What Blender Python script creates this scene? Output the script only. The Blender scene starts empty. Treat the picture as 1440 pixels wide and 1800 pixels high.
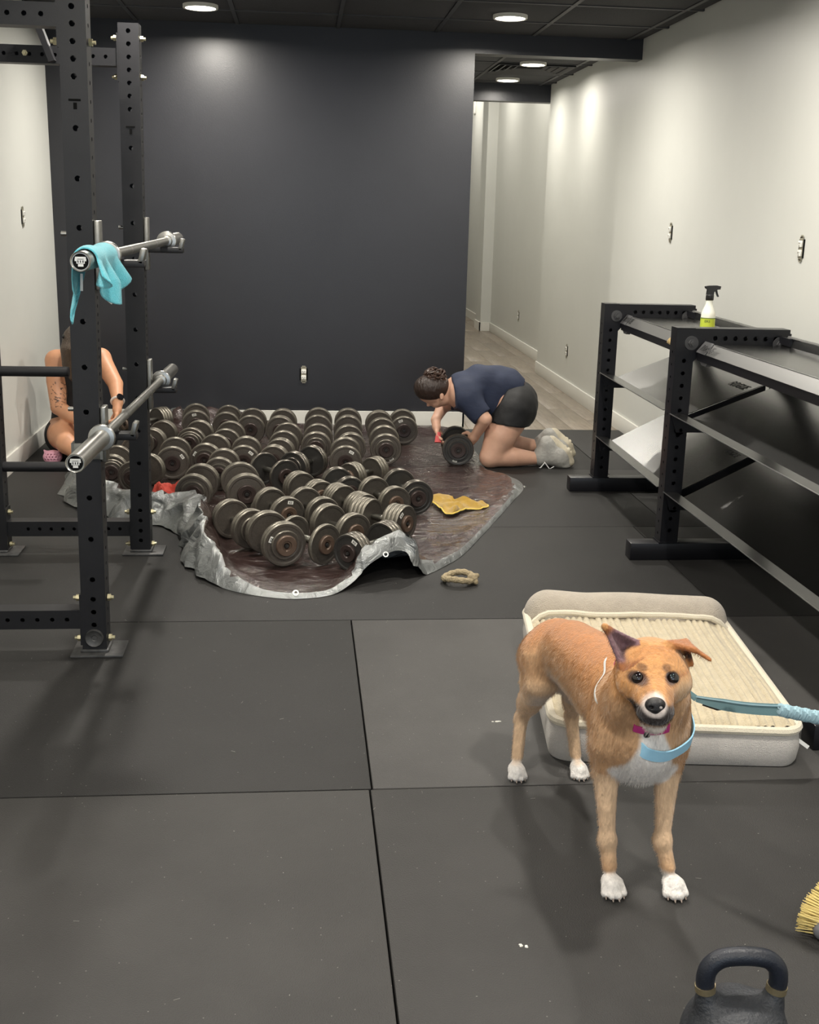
import bpy, bmesh, math, random
import numpy as np
from mathutils import Vector, Matrix, Euler
from mathutils.bvhtree import BVHTree

# ------------------------------------------------------------------ camera, world, lights, exposure
SC = bpy.context.scene
COL = SC.collection
CAM_H = 1.397
YAW, PITCH, ROLL, FPX = 0.0988, 0.25727, 0.02481, 2006.96
_f = Vector((math.sin(YAW)*math.cos(PITCH), math.cos(YAW)*math.cos(PITCH), -math.sin(PITCH)))
_r = Vector((math.cos(YAW), -math.sin(YAW), 0))
_u = _r.cross(_f)
R2 = _r*math.cos(ROLL) + _u*math.sin(ROLL)
U2 = -_r*math.sin(ROLL) + _u*math.cos(ROLL)
cam_data = bpy.data.cameras.new('camera')
cam = bpy.data.objects.new('camera', cam_data)
COL.objects.link(cam)
cam.matrix_world = Matrix(((R2.x, U2.x, -_f.x, 0), (R2.y, U2.y, -_f.y, 0), (R2.z, U2.z, -_f.z, CAM_H), (0, 0, 0, 1)))
cam_data.sensor_fit = 'HORIZONTAL'
cam_data.sensor_width = 36.0
cam_data.lens = FPX/1440*36.0
cam_data.clip_start = 0.05
SC.camera = cam

def ray(px, py):
    return _f + R2*((px-720)/FPX) - U2*((py-900)/FPX)
def at(px, py, Y):
    """world point seen at a photograph pixel, at depth Y into the room"""
    d = ray(px, py)
    return Vector((0, 0, CAM_H)) + d*(Y/d.y)
def fl(px, py, z=0.0):
    """world point seen at a photograph pixel, at height z above the floor"""
    d = ray(px, py)
    return Vector((0, 0, CAM_H)) + d*((z-CAM_H)/d.z)

world = bpy.data.worlds.new('world'); SC.world = world
world.use_nodes = True
world.node_tree.nodes['Background'].inputs[0].default_value = (0.72, 0.85, 1.0, 1)
world.node_tree.nodes['Background'].inputs[1].default_value = 3.2
SC.view_settings.view_transform = 'Standard'
SC.view_settings.look = 'None'
SC.view_settings.exposure = 0.0
SC.view_settings.gamma = 1.0
SC.view_settings.use_curve_mapping = False

CEIL = 2.475
LIGHT_W = 38.0
LIGHTS_ROOM = [(-0.55, 6.93), (1.18, 6.85), (-0.55, 4.45), (1.18, 4.45), (-0.55, 2.0), (1.18, 2.0), (-0.55, -0.4), (1.18, -0.4)]
LIGHTS_HALL = [(1.71, 8.85), (1.71, 9.92), (1.80, 11.3), (1.80, 13.1), (1.80, 15.6)]
HALL_Z = 3.2
def lamp(x, y, w, z=CEIL):
    d = bpy.data.lights.new('downlight', 'AREA'); d.shape = 'DISK'; d.size = 0.13
    d.energy = w; d.color = (1.0, 0.945, 0.85); d.spread = math.radians(170)
    o = bpy.data.objects.new('downlight', d); COL.objects.link(o)
    o.location = (x, y, z-0.022)
for x, y in LIGHTS_ROOM: lamp(x, y, LIGHT_W)
for x, y in LIGHTS_HALL[:2]: lamp(x, y, LIGHT_W*0.30)
for x, y in LIGHTS_HALL[2:]: lamp(x, y, LIGHT_W*0.5, HALL_Z)

# ------------------------------------------------------------------ materials
MATS = {}
def srgb(r, g, b):
    f = lambda c: (c/255/12.92) if c/255 <= 0.04045 else ((c/255+0.055)/1.055)**2.4
    return (f(r), f(g), f(b))
def mat(name, col=(0.5, 0.5, 0.5), rough=0.5, metal=0.0, spec=0.5, noise=0.0, nscale=20.0, bump=0.0, bscale=80.0, stretch=None, col2=None, emit=None, strength=0.0, vcol=None, coat=0.0, rnd=0.0, sheen=0.0, rvar=0.0, subsurf=0.0):
    m = bpy.data.materials.new(name); m.use_nodes = True
    nt = m.node_tree; N = nt.nodes; L = nt.links
    b = N['Principled BSDF']
    b.inputs['Base Color'].default_value = (*col, 1); b.inputs['Roughness'].default_value = rough
    b.inputs['Metallic'].default_value = metal
    b.inputs['Specular IOR Level'].default_value = spec
    b.inputs['Coat Weight'].default_value = coat
    if sheen: b.inputs['Sheen Weight'].default_value = sheen
    if subsurf:
        b.inputs['Subsurface Weight'].default_value = subsurf
        b.inputs['Subsurface Radius'].default_value = (0.02, 0.008, 0.004)
    if emit:
        b.inputs['Emission Color'].default_value = (*emit, 1); b.inputs['Emission Strength'].default_value = strength
    tc = N.new('ShaderNodeTexCoord'); mp = N.new('ShaderNodeMapping')
    L.new(tc.outputs['Object'], mp.inputs['Vector'])
    if stretch: mp.inputs['Scale'].default_value = stretch
    cur = None
    if vcol:
        a = N.new('ShaderNodeVertexColor'); a.layer_name = vcol; cur = a.outputs['Color']
    if noise or col2:
        n = N.new('ShaderNodeTexNoise'); n.inputs['Scale'].default_value = nscale; n.inputs['Detail'].default_value = 6; n.inputs['Roughness'].default_value = 0.65
        L.new(mp.outputs[0], n.inputs['Vector'])
        mx = N.new('ShaderNodeMix'); mx.data_type = 'RGBA'
        if vcol:
            mx.blend_type = 'MULTIPLY'; mx.inputs['Factor'].default_value = 1.0
            rmp = N.new('ShaderNodeMapRange'); rmp.inputs[1].default_value = 0.3; rmp.inputs[2].default_value = 0.7
            rmp.inputs[3].default_value = 1-noise; rmp.inputs[4].default_value = 1+noise
            L.new(n.outputs['Fac'], rmp.inputs[0]); L.new(cur, mx.inputs['A']); L.new(rmp.outputs[0], mx.inputs['B'])
        else:
            c2 = col2 if col2 else tuple(c*(1-noise) for c in col)
            rmp = N.new('ShaderNodeMapRange'); rmp.inputs[1].default_value = 0.32; rmp.inputs[2].default_value = 0.68
            L.new(n.outputs['Fac'], rmp.inputs[0]); L.new(rmp.outputs[0], mx.inputs['Factor'])
            mx.inputs['A'].default_value = (*col, 1); mx.inputs['B'].default_value = (*c2, 1)
        cur = mx.outputs['Result']
        if rvar:
            r2 = N.new('ShaderNodeMapRange'); r2.inputs[1].default_value = 0.3; r2.inputs[2].default_value = 0.7
            r2.inputs[3].default_value = max(0.02, rough-rvar); r2.inputs[4].default_value = rough+rvar
            L.new(n.outputs['Fac'], r2.inputs[0]); L.new(r2.outputs[0], b.inputs['Roughness'])
    if rnd:
        oi = N.new('ShaderNodeObjectInfo'); rr = N.new('ShaderNodeMapRange')
        rr.inputs[3].default_value = 1-rnd; rr.inputs[4].default_value = 1+rnd
        L.new(oi.outputs['Random'], rr.inputs[0])
        m2 = N.new('ShaderNodeMix'); m2.data_type = 'RGBA'; m2.blend_type = 'MULTIPLY'; m2.inputs['Factor'].default_value = 1
        if cur: L.new(cur, m2.inputs['A'])
        else: m2.inputs['A'].default_value = (*col, 1)
        L.new(rr.outputs[0], m2.inputs['B']); cur = m2.outputs['Result']
    if cur: L.new(cur, b.inputs['Base Color'])
    if bump:
        n2 = N.new('ShaderNodeTexNoise'); n2.inputs['Scale'].default_value = bscale; n2.inputs['Detail'].default_value = 4
        L.new(mp.outputs[0], n2.inputs['Vector'])
        bp = N.new('ShaderNodeBump'); bp.inputs['Strength'].default_value = bump; bp.inputs['Distance'].default_value = 0.01
        L.new(n2.outputs['Fac'], bp.inputs['Height']); L.new(bp.outputs[0], b.inputs['Normal'])
    MATS[name] = m
    return m
mat('wall_light', (0.62, 0.625, 0.59), 0.42, noise=0.03, nscale=3, bump=0.03, bscale=260)
mat('wall_dark', (0.021, 0.0215, 0.026), 0.37, noise=0.12, nscale=3, bump=0.05, bscale=180)
mat('ceiling_black', (0.035, 0.035, 0.038), 0.85, noise=0.25, nscale=60, bump=0.3, bscale=160)
mat('tbar', (0.045, 0.045, 0.048), 0.5)
mat('trim_white', (0.74, 0.73, 0.68), 0.4)
def rubber():
    m = mat('rubber', (1.0, 0.955, 0.92), 0.58, spec=0.35, noise=0.30, nscale=2.2, bump=0.28, bscale=340)
    nt = m.node_tree; N = nt.nodes; L = nt.links; b = N['Principled BSDF']
    src0 = b.inputs['Base Color'].links[0].from_socket
    oi = N.new('ShaderNodeObjectInfo'); mt = N.new('ShaderNodeMix'); mt.data_type = 'RGBA'; mt.blend_type = 'MULTIPLY'; mt.inputs['Factor'].default_value = 1
    L.new(src0, mt.inputs['A']); L.new(oi.outputs['Color'], mt.inputs['B']); src = mt.outputs['Result']
    tc = N.new('ShaderNodeTexCoord')
    v = N.new('ShaderNodeTexVoronoi'); v.inputs['Scale'].default_value = 70
    L.new(tc.outputs['Object'], v.inputs['Vector'])
    lt = N.new('ShaderNodeMath'); lt.operation = 'LESS_THAN'; lt.inputs[1].default_value = 0.10
    L.new(v.outputs['Distance'], lt.inputs[0])
    # only some of the crumbs are pale
    sp = N.new('ShaderNodeSeparateColor'); L.new(v.outputs['Color'], sp.inputs[0])
    g = N.new('ShaderNodeMath'); g.operation = 'GREATER_THAN'; g.inputs[1].default_value = 0.86
    L.new(sp.outputs[0], g.inputs[0])
    mu = N.new('ShaderNodeMath'); mu.operation = 'MULTIPLY'; L.new(lt.outputs[0], mu.inputs[0]); L.new(g.outputs[0], mu.inputs[1])
    m3 = N.new('ShaderNodeMath'); m3.operation = 'MULTIPLY'; m3.inputs[1].default_value = 0.5; L.new(mu.outputs[0], m3.inputs[0])
    mx = N.new('ShaderNodeMix'); mx.data_type = 'RGBA'; L.new(m3.outputs[0], mx.inputs['Factor'])
    L.new(src, mx.inputs['A']); mx.inputs['B'].default_value = (0.30, 0.29, 0.26, 1)
    L.new(mx.outputs['Result'], b.inputs['Base Color'])
rubber()
mat('slab', (0.02, 0.02, 0.02), 0.9)
mat('vinyl_plank', (0.28, 0.235, 0.185), 0.38, noise=0.4, nscale=7, stretch=(7, 0.8, 1), rnd=0.09, bump=0.05, bscale=60)
mat('black_steel', (0.009, 0.009, 0.011), 0.46, spec=0.4, noise=0.3, nscale=14, bump=0.06, bscale=500)
mat('black_gloss', (0.006, 0.006, 0.008), 0.34, spec=0.4, bump=0.03, bscale=500)
mat('shelf_steel', (0.19, 0.19, 0.188), 0.25, metal=1.0)
mat('shelf_strip', (0.25, 0.25, 0.245), 0.34, metal=0.8)
mat('bracket_grey', (0.07, 0.07, 0.072), 0.4)
mat('bolt_black', (0.05, 0.05, 0.052), 0.4)
mat('shelf_edge', (0.42, 0.42, 0.41), 0.28, metal=1.0)
mat('ink_black', (0.012, 0.012, 0.012), 0.5)
mat('zinc', (0.62, 0.56, 0.36), 0.38, metal=0.85, noise=0.3, nscale=90)
mat('worn_plate_steel', (0.09, 0.09, 0.09), 0.5, metal=0.5, noise=0.5, nscale=40)
mat('chrome', (0.46, 0.45, 0.42), 0.32, metal=1.0, noise=0.25, nscale=30, stretch=(1, 1, 0.2))
mat('chrome_dark', (0.27, 0.265, 0.245), 0.38, metal=1.0, noise=0.2, nscale=60)
mat('sticker_silver', (0.6, 0.6, 0.58), 0.4, metal=0.4)
mat('lens', (1, 1, 1), 0.4, emit=(1.0, 0.94, 0.82), strength=14.0)
mat('trim_ring', (0.7, 0.68, 0.62), 0.45)
mat('outlet_white', (0.80, 0.79, 0.74), 0.4)
mat('outlet_metal', (0.45, 0.42, 0.33), 0.45, metal=0.7)
mat('slot_black', (0.003, 0.003, 0.003), 0.8, spec=0.1)

# ------------------------------------------------------------------ mesh helpers
def finish(me, mats, smooth=True, angle=35):
    for m in mats: me.materials.append(MATS[m])
    if smooth:
        me.polygons.foreach_set('use_smooth', [True]*len(me.polygons))
        me.set_sharp_from_angle(angle=math.radians(angle))
    me.update()
class MB:
    def __init__(self): self.v = []; self.f = []; self.m = []; self.mi = 0
    def add(self, vs, fs, M=None):
        o = len(self.v)
        for p in vs:
            p = Vector(p); self.v.append(tuple(M @ p) if M is not None else tuple(p))
        for q in fs: self.f.append(tuple(i+o for i in q)); self.m.append(self.mi)
        return self
    def box(self, c, s, rot=None, bev=0.0):
        hx, hy, hz = s[0]/2, s[1]/2, s[2]/2
        M = Matrix.Translation(Vector(c)) @ (rot.to_4x4() if rot is not None else Matrix.Identity(4))
        if bev <= 0:
            vs = [(x, y, z) for x in (-hx, hx) for y in (-hy, hy) for z in (-hz, hz)]
            fs = [(0, 1, 3, 2), (4, 6, 7, 5), (0, 4, 5, 1), (2, 3, 7, 6), (0, 2, 6, 4), (1, 5, 7, 3)]
            return self.add(vs, fs, M)
        bm = bmesh.new(); bmesh.ops.create_cube(bm, size=1.0)
        for v in bm.verts: v.co = Vector((v.co.x*s[0], v.co.y*s[1], v.co.z*s[2]))
        bmesh.ops.bevel(bm, geom=bm.edges[:], offset=bev, segments=2, profile=0.5, affect='EDGES')
        bm.verts.ensure_lookup_table()
        vs = [v.co.copy() for v in bm.verts]; fs = [[v.index for v in f.verts] for f in bm.faces]; bm.free()
        return self.add(vs, fs, M)
    def span(self, a, b, bev=0.0):
        a = Vector(a); b = Vector(b)
        return self.box((a+b)/2, [abs(x) for x in (b-a)], bev=bev)
    def cyl(self, p0, p1, r0, r1=None, n=16, cap=True):
        r1 = r0 if r1 is None else r1
        p0 = Vector(p0); p1 = Vector(p1); d = (p1-p0)
        q = d.to_track_quat('Z', 'Y').to_matrix()
        vs = []; fs = []
        for k in range(n):
            a = 2*math.pi*k/n; e = q @ Vector((math.cos(a), math.sin(a), 0))
            vs.append(p0+e*r0); vs.append(p1+e*r1)
        for k in range(n):
            j = (k+1) % n; fs.append((2*k, 2*j, 2*j+1, 2*k+1))
        if cap:
            fs.append(tuple(2*k for k in reversed(range(n)))); fs.append(tuple(2*k+1 for k in range(n)))
        return self.add(vs, fs)
    def lathe(self, prof, n=24, M=None, mats=None, closed=False):
        vs = []; fs = []; ms = []
        for (r, z) in prof:
            for k in range(n):
                a = 2*math.pi*k/n; vs.append((r*math.cos(a), r*math.sin(a), z))
        P = len(prof)
        for i in range(P-1 + (1 if closed else 0)):
            i2 = (i+1) % P
            for k in range(n):
                j = (k+1) % n
                fs.append((i*n+k, i*n+j, i2*n+j, i2*n+k)); ms.append(mats[i] if mats else self.mi)
        if not closed:
            if prof[0][0] > 1e-6: fs.append(tuple(reversed(range(n)))); ms.append(mats[0] if mats else self.mi)
            if prof[-1][0] > 1e-6: fs.append(tuple((P-1)*n+k for k in range(n))); ms.append(mats[-1] if mats else self.mi)
        self.add(vs, fs, M); self.m[-len(fs):] = ms
        return self
    def tube(self, pts, r, n=10, cap=True, closed=False):
        pts = [Vector(p) for p in pts]; N_ = len(pts)
        rs = r if isinstance(r, (list, tuple)) else [r]*N_
        vs = []; fs = []; up = None
        for i, p in enumerate(pts):
            if closed: t = pts[(i+1) % N_]-pts[i-1]
            else: t = pts[min(i+1, N_-1)]-pts[max(i-1, 0)]
            t.normalize()
            if up is None:
                up = Vector((0, 0, 1)) if abs(t.z) < 0.9 else Vector((1, 0, 0))
            s = t.cross(up).normalized(); up = s.cross(t).normalized()
            for k in range(n):
                a = 2*math.pi*k/n; vs.append(p + (s*math.cos(a)+up*math.sin(a))*rs[i])
        for i in range(N_-1 + (1 if closed else 0)):
            i2 = (i+1) % N_
            for k in range(n):
                j = (k+1) % n; fs.append((i*n+k, i*n+j, i2*n+j, i2*n+k))
        if cap and not closed:
            fs.append(tuple(reversed(range(n)))); fs.append(tuple((N_-1)*n+k for k in range(n)))
        return self.add(vs, fs)
    def prism(self, poly, d, M=None):
        """polygon in local XY extruded by d along local Z"""
        n = len(poly); vs = [(x, y, 0) for x, y in poly]+[(x, y, d) for x, y in poly]
        fs = [tuple(reversed(range(n))), tuple(range(n, 2*n))]
        for k in range(n): j = (k+1) % n; fs.append((k, j, n+j, n+k))
        return self.add(vs, fs, M)
    def holed(self, M, w, L, holes, r, depth=0.006, seg=16):
        """flat face in local XY (x across -w/2..w/2, y along 0..L, facing +Z) with round through holes"""
        hs = sorted(h for h in holes if r*1.1 < h < L-r*1.1)
        if not hs:
            return self.add([(-w/2, 0, 0), (w/2, 0, 0), (w/2, L, 0), (-w/2, L, 0)], [(0, 1, 2, 3)], M)
        gaps = [hs[i+1]-hs[i] for i in range(len(hs)-1)]+[2*hs[0], 2*(L-hs[-1])]
        s = min([w/2]+[g/2 for g in gaps])*0.999
        q = []
        if s < w/2*0.99:
            q += [((-w/2, 0), (-s, 0), (-s, L), (-w/2, L)), ((s, 0), (w/2, 0), (w/2, L), (s, L))]
        y = 0
        for h in hs:
            if h-s > y+1e-6: q.append(((-s, y), (s, y), (s, h-s), (-s, h-s)))
            y = h+s
        if L > y+1e-6: q.append(((-s, y), (s, y), (s, L), (-s, L)))
        for a in q: self.add([(p[0], p[1], 0) for p in a], [(0, 1, 2, 3)], M)
        for h in hs:
            vs = []; fs = []
            for k in range(seg):
                a = 2*math.pi*(k+0.0)/seg; c, sn = math.cos(a), math.sin(a); mm = max(abs(c), abs(sn))
                vs += [(c/mm*s, h+sn/mm*s, 0), (c*r, h+sn*r, 0), (c*r, h+sn*r, -depth)]
            for k in range(seg):
                j = (k+1) % seg
                fs += [(3*k, 3*j, 3*j+1, 3*k+1), (3*k+1, 3*j+1, 3*j+2, 3*k+2)]
            self.add(vs, fs, M)
        return self
    def build(self, name, mats, parent=None, smooth=True, loc=None, angle=35):
        me = bpy.data.meshes.new(name); me.from_pydata([tuple(p) for p in self.v], [], self.f)
        if isinstance(mats, str): mats = [mats]
        if len(mats) > 1: me.polygons.foreach_set('material_index', self.m)
        finish(me, mats, smooth, angle)
        o = bpy.data.objects.new(name, me); COL.objects.link(o)
        if parent is not None: o.parent = parent
        if loc is not None: o.location = loc
        return o
def link(name, me, parent=None, M=None):
    o = bpy.data.objects.new(name, me); COL.objects.link(o)
    if parent is not None: o.parent = parent
    if M is not None: o.matrix_local = M
    return o
def tag(o, label=None, cat=None, group=None, kind=None):
    if label: o['label'] = label
    if cat: o['category'] = cat
    if group: o['group'] = group
    if kind: o['kind'] = kind
    return o
def thing(name, label, cat, loc=(0, 0, 0), rotz=0.0, group=None):
    o = bpy.data.objects.new(name, None); COL.objects.link(o); o.empty_display_size = 0.05
    o.location = loc; o.rotation_euler = (0, 0, rotz)
    return tag(o, label, cat, group)
def text_mesh(body, size, shear=0.0, ext=0.0004, bold=0.0):
    c = bpy.data.curves.new('lettering', 'FONT'); c.body = body; c.size = size; c.shear = shear; c.extrude = ext
    c.align_x = 'CENTER'; c.align_y = 'CENTER'; c.offset = bold; c.resolution_u = 3
    o = bpy.data.objects.new('lettering', c); COL.objects.link(o)
    dg = bpy.context.evaluated_depsgraph_get()
    me = bpy.data.meshes.new_from_object(o.evaluated_get(dg))
    bpy.data.objects.remove(o); bpy.data.curves.remove(c)
    me.materials.clear()
    return me
def letter(body, size, m, parent, M, shear=0.0, ext=0.0004, bold=0.0, name='lettering'):
    me = text_mesh(body, size, shear, ext, bold); me.materials.append(MATS[m])
    return link(name, me, parent, M)
def frame(o, x, y, z):
    x = Vector(x).normalized(); y = Vector(y).normalized(); z = Vector(z).normalized()
    return Matrix(((x.x, y.x, z.x, o[0]), (x.y, y.y, z.y, o[1]), (x.z, y.z, z.z, o[2]), (0, 0, 0, 1)))
def noise3(p, s, seed=0):
    from mathutils import noise
    return noise.noise(Vector(p)*s + Vector((seed*7.3, seed*3.1, seed*1.7)))
PI = math.pi

# ------------------------------------------------------------------ the setting
XL, XR, YD, XE = -1.54, 2.16, 7.56, 1.09      # left wall, right wall, dark wall, its open edge
MAT_END = 7.456
YB = -3.0
def struct(name, mb, m, parent=None):
    o = mb.build(name, m, parent)
    if parent is None: o['kind'] = 'structure'
    return o
floor_o = struct('floor', MB().span((XL-0.2, YB, -0.16), (3.2, 18.2, -0.02)), 'slab')
# rubber mats, 1.83 x 1.22 m, each proud with a thin joint
SEAM_X, SEAM_Y = 0.173, 2.5765
def rubber_mat(x0, x1, y0, y1):
    g = 0.0022
    mb = MB().span((x0+g, y0+g, -0.03), (x1-g, y1-g, 0.0), bev=0.0025)
    o = mb.build('rubber_mat', 'rubber', floor_o)
    random.seed(int(x0*100)+int(y0*37)); g = random.uniform(0.016, 0.020)
    if 2.5 < y0 < 2.7: g = 0.016 if x0 < 0 else 0.062
    if 1.3 < y0 < 1.5: g = 0.040 if x0 < 0 else 0.036
    o.color = (g, g*1.0, g*1.0, 1)
    return o
ROWS = [(SEAM_Y+1.22*k, SEAM_Y+1.22*(k+1)) for k in range(-5, 4)]
for k, (y0, y1) in enumerate(ROWS):
    y1 = min(y1, MAT_END)
    off = [0.0, 0.006][k % 2]
    xs = [XL+0.003, SEAM_X-1.83+off if SEAM_X-1.83 > XL else None, SEAM_X+off, SEAM_X+1.83+off, XR-0.003]
    if k == 6: xs = [XL+0.003, -1.32, 1.55, XR-0.003]
    if k >= 7: xs = [XL+0.003, SEAM_X-0.35, SEAM_X+1.55, XR-0.003]
    xs = [x for x in xs if x is not None]
    for a, b in zip(xs[:-1], xs[1:]):
        if b-a > 0.02: rubber_mat(a, b, y0, y1)
# vinyl planks of the hall
random.seed(4)
PW = 0.178
x = 0.95; col_i = 0
while x < 2.42:
    y = MAT_END+0.003 - random.random()*0.9
    while y < 17.9:
        y2 = y+1.22
        a = max(y, MAT_END+0.003)
        if y2 > a+0.05:
            MB().span((x+0.0007, a+0.0007, -0.02), (x+PW-0.0007, min(y2, 18.0)-0.0007, -0.004), bev=0.001).build('floor_plank', 'vinyl_plank', floor_o)
        y = y2
    x += PW
# dark partition with its open edge, header beams
struct('wall_back', MB().span((XL, YD, -0.02), (XE, YD+0.13, CEIL+0.02)), 'wall_dark')
struct('trim_1', MB().span((XE-0.001, YD, 2.362), (XR+0.02, YD+0.13, CEIL+0.02)), 'wall_dark')
struct('trim_2', MB().span((XE-0.2, 10.31, 2.338), (XR+0.02, 10.44, CEIL+0.02)), 'wall_dark')
struct('baseboard_back', MB().span((XL, YD-0.014, -0.01), (XE+0.012, YD, 0.098)).span((XE, YD-0.014, -0.01), (XE+0.014, YD+0.13, 0.098)), 'trim_white')
struct('wall_left', MB().span((XL-0.12, YB, -0.02), (XL, YD+0.13, CEIL+0.02)), 'wall_light')
struct('baseboard_left', MB().span((XL, YB, -0.01), (XL+0.014, YD-0.014, 0.10), bev=0.003), 'trim_white')
struct('wall_right', MB().span((XR, YB, -0.02), (XR+0.24, 10.31, CEIL+0.02)), 'wall_light')
struct('baseboard_right', MB().span((XR-0.014, YB, -0.02), (XR, 10.324, 0.10), bev=0.003).span((XR, 10.31, -0.02), (XR+0.16, 10.324, 0.10)), 'trim_white')
# shop-front wall behind the photographer: door-height windows let daylight in
struct('wall_front', MB().span((XL-0.12, YB-0.12, -0.02), (-1.2, YB, CEIL+0.02)).span((1.8, YB-0.12, -0.02), (XR+0.2, YB, CEIL+0.02)).span((-1.2, YB-0.12, -0.02), (1.8, YB, 0.35)).span((-1.2, YB-0.12, 2.15), (1.8, YB, CEIL+0.02)), 'wall_light')
wf = MB()
for xx in (-1.2, 0.3, 1.8): wf.span((xx-0.03, YB-0.09, 0.35), (xx+0.03, YB-0.03, 2.15))
for zz in (0.38, 2.12): wf.span((-1.2, YB-0.09, zz-0.03), (1.8, YB-0.03, zz+0.03))
struct('window_1', wf, 'tbar')
pd = bpy.data.lights.new('window_portal', 'AREA'); pd.shape = 'RECTANGLE'; pd.size = 3.0; pd.size_y = 1.8; pd.cycles.is_portal = True
po = bpy.data.objects.new('window_portal', pd); COL.objects.link(po); po.location = (0.3, YB-0.05, 1.25); po.rotation_euler = (PI/2, 0, 0)
# hall beyond the second header: its right side lies a little further out, with a pilaster
HX = 2.335
struct('wall_hall_right', MB().span((HX, 10.31, -0.02), (HX+0.12, 18.1, 3.3)), 'wall_light')
struct('wall_hall_pilaster', MB().span((HX-0.125, 14.05, -0.02), (HX+0.01, 14.45, 3.3)), 'wall_light')
struct('baseboard_hall', MB().span((HX-0.014, 10.33, -0.02), (HX, 14.05, 0.10), bev=0.003).span((HX-0.139, 14.036, -0.02), (HX, 14.05, 0.10)).span((HX-0.139, 14.036, -0.02), (HX-0.125, 14.46, 0.10)).span((HX-0.014, 14.45, -0.02), (HX, 18.0, 0.10)), 'trim_white')
struct('wall_hall_left', MB().span((0.85, YD+0.13, -0.02), (0.95, 18.1, 3.3)), 'wall_light')
struct('wall_hall_end', MB().span((0.85, 18.0, -0.02), (HX+0.12, 18.1, 3.3)), 'wall_light')
ceil_o = struct('ceiling', MB().span((XL-0.12, YB-0.1, CEIL+0.02), (XR+0.2, 10.4, CEIL+0.14)), 'ceiling_black')
struct('ceiling_hall', MB().span((0.85, 10.44, HALL_Z+0.02), (HX+0.12, 18.1, HALL_Z+0.14)), 'ceiling_black')
struct('trim_3', MB().span((0.85, 10.40, CEIL), (HX+0.12, 10.44, HALL_Z+0.14)), 'wall_light')
# lay-in ceiling tiles with T bars, near part of the ceiling kept as larger tiles of the same grid
TX0, TY0, TP = 1.452-5*0.61, 7.05-20*0.61, 0.61
def tile(x0, x1, y0, y1, par=ceil_o):
    if x1-x0 < 0.03 or y1-y0 < 0.03: return
    MB().span((x0+0.012, y0+0.012, CEIL+0.004), (x1-0.012, y1-0.012, CEIL+0.022), bev=0.003).build('ceiling_tile', 'ceiling_black', par)
gx = [XL]+[TX0+TP*k for k in range(0, 8) if XL+0.03 < TX0+TP*k < XR-0.03]+[XR]
gy = [5.2, 5.83, 6.44, 7.05, YD]
for a, b in zip(gx[:-1], gx[1:]):
    for c, d in zip(gy[:-1], gy[1:]): tile(a, b, c, d)
    tile(a, b, YB, 5.2)
hx = [0.95, 1.452, 2.06, XR]; hy = [YD+0.13, 8.27, 8.88, 9.49, 10.1, 10.31]
for a, b in zip(hx[:-1], hx[1:]):
    for c, d in zip(hy[:-1], hy[1:]):
        if not (a == 1.452 and c == 8.88): tile(a, b, c, d)
tb = MB()
for xx in gx[1:-1]: tb.span((xx-0.012, YB, CEIL-0.001), (xx+0.012, YD, CEIL+0.02))
for yy in gy[:-1]: tb.span((XL, yy-0.012, CEIL-0.0015), (XR, yy+0.012, CEIL+0.02))
for xx in hx[1:-1]: tb.span((xx-0.012, YD+0.13, CEIL-0.001), (xx+0.012, 10.31, CEIL+0.02))
for yy in hy[1:-1]: tb.span((0.95, yy-0.012, CEIL-0.0015), (XR, yy+0.012, CEIL+0.02))
tb.build('ceiling_grid_bars', 'tbar', ceil_o)

# square ceiling diffuser in the hall, louvred return grille near the frame's top edge
t = thing('ceiling_diffuser', 'square black stepped air diffuser in hall ceiling behind the two downlights', 'vent', (1.756, 9.185, CEIL))
for k, s in enumerate((0.29, 0.235, 0.18, 0.125)):
    mb = MB(); z0 = -0.004+0.004*k; w = 0.03
    for sx, sy, lx, ly in ((0, 1, s*2, w), (0, -1, s*2, w), (1, 0, w, s*2-2*w), (-1, 0, w, s*2-2*w)):
        tilt = Euler((-0.5*sy, 0.5*sx, 0)).to_matrix()
        mb.box((sx*(s-w/2), sy*(s-w/2), z0), (lx, ly, 0.004), tilt)
    mb.build('louvre_ring', 'tbar', t)
MB().box((0, 0, 0.014), (0.6, 0.6, 0.006)).build('back_plate', 'slot_black', t)
t = thing('return_grille', 'long louvred air grille in black ceiling at top of photo', 'vent', (0.62, 6.02, CEIL))
MB().box((0, 0.2, -0.006), (0.62, 0.03, 0.014)).box((0, -0.2, -0.006), (0.62, 0.03, 0.014)).box((-0.3, 0, -0.006), (0.03, 0.4, 0.014)).box((0.3, 0, -0.006), (0.03, 0.4, 0.014)).build('frame', 'tbar', t)
for k in range(15):
    MB().box((-0.27+k*0.0386, 0, -0.006), (0.004, 0.38, 0.022), Euler((0, 0.6, 0)).to_matrix()).build('slat', 'tbar', t)

# recessed downlights
def downlight(x, y, label, z=CEIL):
    t = thing('recessed_light', label, 'ceiling light', (x, y, z-0.016), group='round recessed downlights')
    MB().lathe([(0.084, 0.012), (0.084, 0.001), (0.095, 0.0), (0.098, 0.004), (0.098, 0.02)], 32).build('trim_ring', 'trim_ring', t)
    MB().lathe([(0.0, 0.003), (0.084, 0.003), (0.084, 0.010), (0.0, 0.010)], 32).build('lens', 'lens', t)
DL = ['round downlight in black ceiling above the dumbbell pile, leftmost', 'round downlight in black ceiling nearest the right wall before the header beam',
      'nearer round downlight in hall ceiling past the header beam', 'farther round downlight in hall ceiling beside the diffuser']
for (x, y), lb in zip(LIGHTS_ROOM[:2]+LIGHTS_HALL[:2], DL): downlight(x, y, lb)
DL2 = ['ceiling above the front edge of the tarp', 'ceiling above the storage rack middle frame', 'ceiling left above the near floor mats', 'ceiling directly above the dog', 'ceiling behind the photographer on the left', 'ceiling behind the photographer on the right']
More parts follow.
